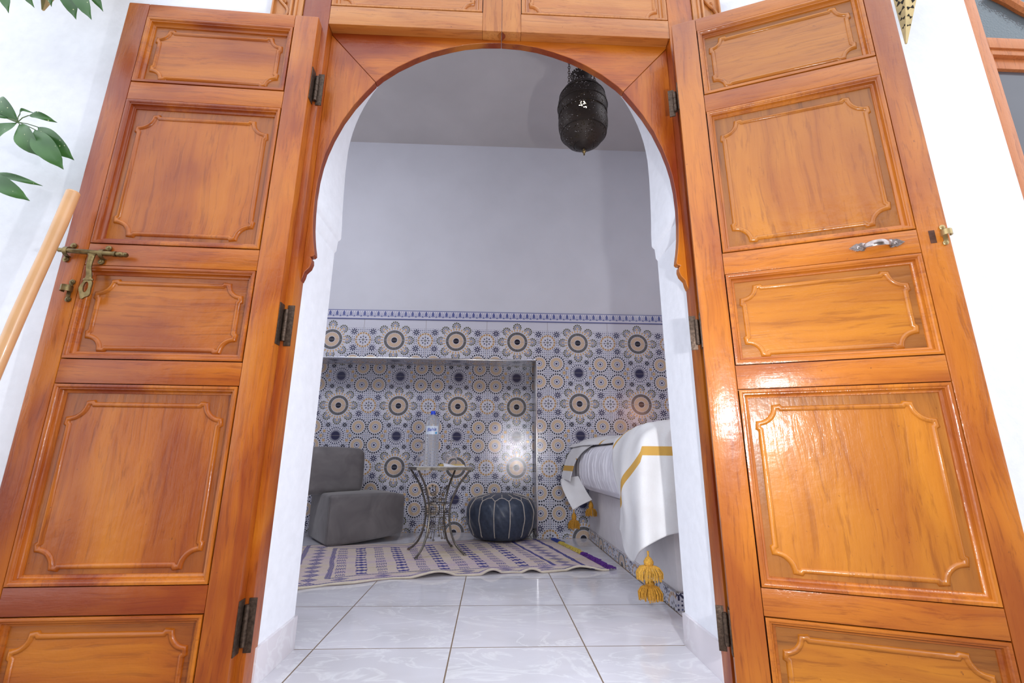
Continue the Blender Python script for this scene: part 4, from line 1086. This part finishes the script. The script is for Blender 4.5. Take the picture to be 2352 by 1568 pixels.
# table
TC = Vector((-.35, 3.23, .0095)); tb = empty('side_table', TC, 0, label='small wrought iron table with a stone top and curved rod legs', cat='table')
ANG = [153, 243, 66, -25]; TH = .520
cor = [Vector((.250*math.cos(math.radians(a)), .250*math.sin(math.radians(a)))) for a in (153, 243, -25, 66)]
q_ = MB(); q_.prism([(c.x*.97, c.y*.97) for c in cor], 'z', TH, TH+.014); q_.build('table_top', STONE, tb, smooth=False)
q_ = MB()
for i in range(4):
    a, b = cor[i], cor[(i+1) % 4]; d = (b-a).normalized(); n_ = Vector((d.y, -d.x))
    vs = []
    for p in (a, b):
        for off in (-.010, .003):
            for z in (TH-.006, TH+.011): vs.append((p.x+n_.x*off, p.y+n_.y*off, z))
    q_.add(vs, [(0, 1, 3, 2), (4, 6, 7, 5), (0, 4, 5, 1), (2, 3, 7, 6), (0, 2, 6, 4), (1, 5, 7, 3)])
q_.build('rim', STEEL, tb, smooth=False)
lp = [(.232, TH-.006), (.205, .480), (.165, .435), (.130, .375), (.103, .31), (.091, .25), (.094, .19), (.109, .125), (.140, .062), (.185, .020), (.213, .004)]
for i, a in enumerate(ANG):
    c, s = math.cos(math.radians(a)), math.sin(math.radians(a)); q_ = MB()
    pts = catmull([(r*c, r*s, z) for r, z in lp], 6); q_.tube(pts, [.0068]*(len(pts)-4)+[.0072, .0078, .0082, .0075], 10)
    o = q_.build('leg', STEEL, tb)
    q_ = MB(); q_.lathe([(.011, 0), (.010, .004), (.006, .006)], 12, (.213*c, .213*s, .0005)); q_.build('foot', RUST if i == 0 else STEEL, o)
q_ = MB()
def ring(r, z, t=.0022): q_.tube([Vector((r*math.cos(k*PI/12), r*math.sin(k*PI/12), z+.002*math.sin(k))) for k in range(24)], t, 6, closed=True)
for r, z in ((.082, .300), (.088, .262), (.078, .250), (.088, .236), (.078, .222), (.060, .170), (.055, .160), (.050, .145), (.060, .300), (.045, .325)): ring(r, z)
for k in range(6):
    a = k*PI/3+.3; c, s = math.cos(a), math.sin(a)
    q_.tube([Vector((.060*c, .060*s, .405-.012*(k % 2))), Vector((.035*c, .035*s, .34)), Vector((.040*c, .040*s, .24)), Vector((.035*c, .035*s, .15)), Vector((.055*c, .055*s, .085+.01*(k % 2)))], .0022, 6)
    for r, z in ((.060, .408-.012*(k % 2)), (.055, .082+.01*(k % 2))): q_.lathe([(.001, -.007), (.006, -.004), (.0075, 0), (.006, .004), (.001, .007)], 10, (r*c, r*s, z))
    q_.tube([Vector((.040*c+.012*math.cos(t*.8), .040*s+.012*math.sin(t*.8), .345+.004*t)) for t in range(9)], .0019, 5)
q_.build('wire_cage', STEEL, tb)
TZ = TC.z+TH+.0142
# paper and napkin on the table
q_ = MB(); q_.box(-.17, .17, -.11, .12, 0, .0012); o = q_.build('paper_sheet', NAPKIN, smooth=False, label='white paper sheet lying flat on the small iron table', cat='paper'); o.location = (-.36, 3.19, TZ); o.rotation_euler = (0, 0, math.radians(20))
q_ = MB()
q_.prism([(-.085, 0), (.085, 0), (.08, .012), (-.08, .014)], 'y', -.05, .05); o = q_.build('folded_napkin', NAPY, smooth=False, label='folded yellow napkin under the right upturned glass', cat='napkin'); o.location = (-.275, 3.30, TZ+.0013); o.rotation_euler = (0, 0, .2)
q_ = MB(); q_.add([(-.03, -.01, 0), (.03, -.02, 0), (.05, .01, .004), (-.01, .02, .018), (-.035, .01, .022)], [(0, 1, 2, 3, 4)]); q_.add([(0.03, -.02, 0), (.11, -.01, 0), (.105, .02, .006), (.05, .01, .004)], [(0, 1, 2, 3)])
o = q_.build('crumpled_tissue', NAPKIN, smooth=False, label='crumpled white tissue beside the water bottle on the table', cat='tissue'); o.location = (-.285, 3.19, TZ+.0015); md = o.modifiers.new('s', 'SOLIDIFY'); md.thickness = .0008

# water bottle
BO = Vector((-.400, 3.165, TZ+.0015)); bt = empty('water_bottle', BO, 0, label='large clear plastic water bottle with blue cap and white label on the table', cat='bottle')
pr = [(.030, .003), (.044, .0), (.047, .012)]
z = .020
while z < .195:
    pr += [(.0470, z), (.0445, z+.0055), (.0470, z+.011)]; z += .0185
pr += [(.0462, .205), (.0462, .262), (.0468, .268), (.0468, .290), (.044, .302), (.036, .318), (.024, .331), (.0165, .337), (.0135, .340), (.0135, .350)]
q_ = MB(); q_.lathe(pr, 40); q_.build('bottle_body', PET, bt, angle=60)
q_ = MB(); q_.lathe([(.0165, .3385), (.0168, .340), (.0168, .3435), (.0150, .3445)], 28, cap=True); q_.lathe([(.0158, .345), (.0160, .3465), (.0160, .360), (.0145, .3625)], 28); q_.build('bottle_cap', CAP, bt)
q_ = MB(); q_.grid(40, 2, lambda u, v: Vector((.0468*math.cos(math.radians(-150+120*u)), .0468*math.sin(math.radians(-150+120*u)), .206+.055*v)))
lab = q_.build('label', LABEL, bt, recalc=False, angle=180)
def wrapped_text(txt, size, a0, z0, R, mat, parent, name, shear=.3):
    c = bpy.data.curves.new(name, 'FONT'); c.body = txt; c.size = size; c.shear = shear; c.extrude = 0; c.offset = .0004; c.align_x = 'CENTER'
    o = bpy.data.objects.new(name, c); COL.objects.link(o); dg = bpy.context.evaluated_depsgraph_get(); me = bpy.data.meshes.new_from_object(o.evaluated_get(dg)); bpy.data.objects.remove(o)
    me.name = name
    for v in me.vertices:
        a = a0+v.co.x/R; v.co = Vector((R*math.cos(a), R*math.sin(a), z0+v.co.y+v.co.x*.10))
    me.materials.clear(); me.materials.append(mat); ob = bpy.data.objects.new(name, me); COL.objects.link(ob); ob.parent = parent; return ob
wrapped_text('Bahia', .030, math.radians(-90), .228, .0473, INK, lab, 'lettering')
q_ = MB(); q_.add([Vector((.0473*math.cos(math.radians(-50)+.0065*math.cos(k*PI/8)/.047), .0473*math.sin(math.radians(-50)+.0065*math.cos(k*PI/8)/.047), .2155+.0075*math.sin(k*PI/8))) for k in range(16)], [tuple(range(16))]); q_.build('label_spot', CYAN, lab, recalc=False, smooth=False)

# upturned wine glasses
def wineglass(name, loc, label):
    q_ = MB()
    outer = [(.0405, 0), (.0440, .012), (.0462, .030), (.0440, .050), (.0360, .068), (.0220, .082), (.0090, .090), (.0045, .098), (.0040, .135), (.0060, .150), (.018, .156), (.034, .1585), (.034, .1600)]
    inner = [(.001, .159), (.001, .0885), (.0200, .0800), (.0340, .0665), (.0422, .0495), (.0444, .030), (.0422, .012), (.0390, .0005)]
    q_.lathe(outer+inner, 36, cap=False); 
    o = q_.build(name, GLASS, angle=60, label=label, cat='glass', group='wine glasses on the side table'); o.location = loc; return o
wineglass('wine_glass', (-.282, 3.29, TZ+.0155), 'upturned wine glass standing on the yellow napkin right of the water bottle')
wineglass('wine_glass', (-.468, 3.25, TZ+.0015), 'upturned wine glass half hidden behind the left of the water bottle')

# copper wall lamp on the inside of the front wall (its glow shows as a reflection on the tiles above the bed)
wl = empty('wall_lamp', (1.816, 1.71, 1.145), 0, label='lit copper wall lamp beside the bed, seen only as a warm reflection in the tiles', cat='lamp')
q_ = MB(); q_.lathe([(.001, -.09), (.05, -.075), (.08, -.03), (.085, .0), (.08, .03), (.05, .075), (.001, .09)], 24, (0, .12, 0)); q_.build('lamp_shade', emis('glowing_copper_shade', (1.0, 0.42, 0.22), 10.0), wl)
q_ = MB(); q_.lathe([(.04, 0), (.04, .01), (.012, .014), (.010, .05)], 20, M=Matrix.Rotation(math.radians(-90), 4, 'X')); q_.build('wall_bracket', BRASSL, wl)

# pierced hanging lantern
LC = Vector((.456, 2.06, 2.128)); ln = empty('pierced_lantern', LC, 0, label='dark pierced metal lantern hanging on chains inside the arch', cat='lantern')
q_ = MB(); q_.lathe([(.053, .058), (.090, .085), (.118, .125), (.1285, .165), (.1300, .190), (.1290, .215), (.1240, .232)], 48, cap=False); q_.lathe([(.1240, .244), (.1300, .262), (.1315, .290), (.1280, .325), (.1180, .360), (.1020, .390), (.0780, .415), (.0520, .428)], 48, cap=False)
q_.lathe([(.044, .436), (.046, .450), (.050, .465), (.056, .492), (.057, .496)], 36, cap=False)
q_.build('pierced_shell', PIERCED, ln, angle=60)
for r, z in ((.1262, .238), (.1310, .290), (.1180, .127), (.1200, .355)):
    q_ = MB(); q_.tube([Vector((r*math.cos(k*PI/24), r*math.sin(k*PI/24), z)) for k in range(48)], .0032, 6, closed=True); q_.build('band', BRONZE, ln)
q_ = MB()
q_.lathe([(.052, .060), (.040, .048), (.020, .040), (.010, .036)], 36); q_.build('base_cup', BRONZE, ln)
q_ = MB(); q_.lathe([(.052, .427), (.044, .432), (.043, .437)], 36, cap=False); q_.build('neck_collar', BRONZE, ln)
q_ = MB()
for k in range(28):
    a = 2*PI*k/28; q_.lathe([(.001, -.005), (.0055, 0), (.001, .005)], 6, (.0565*math.cos(a), .0565*math.sin(a), .499))
q_.build('scalloped_crown_rim', BRONZE, ln)
q_ = MB(); q_.lathe([(.001, 0), (.004, .002), (.005, .006), (.003, .010), (.006, .014), (.010, .020), (.009, .027), (.005, .031), (.006, .036)], 20); q_.build('finial', BRASS, ln)
def chain(mb, p, q, L=.022, r=.0017):
    p = Vector(p); q = Vector(q); n = int((q-p).length/(L*.72)); d = (q-p)/n
    for i in range(n):
        c = p+d*(i+.5); ax = Vector((1, 0, 0)) if i % 2 else Vector((0, 1, 0)); dn = d.normalized()
        mb.tube([c+dn*(L*.5*math.sin(a*PI/6))+ax*(.0058*math.cos(a*PI/6)) for a in range(12)], r, 5, closed=True)
for a in (200, 80, 320):
    c, s = math.cos(math.radians(a)), math.sin(math.radians(a)); q_ = MB(); chain(q_, (.060*c*1.3, .060*s*1.3, .405), (.050*c, .050*s, 1.35)); q_.build('chain', IRON, ln)
q_ = MB(); q_.tube([Vector((.03, .0, .45)), Vector((.02, -.01, .60)), Vector((0, 0, 1.35))], .002, 6); q_.build('cable', simple('lamp_cable', (0.5, 0.42, 0.3), .6), ln)
q_ = MB(); q_.lathe([(.001, 1.34), (.05, 1.345), (.06, 1.359)], 24); q_.build('ceiling_rose', BRONZE, ln)
q_ = MB(); q_.lathe([(.001, .268), (.012, .272), (.020, .285), (.021, .297), (.014, .312), (.010, .322), (.001, .324)], 16, (.0, -.010, 0)); q_.build('light_bulb', BULB, ln)

print('OBJECTS', len(bpy.data.objects))
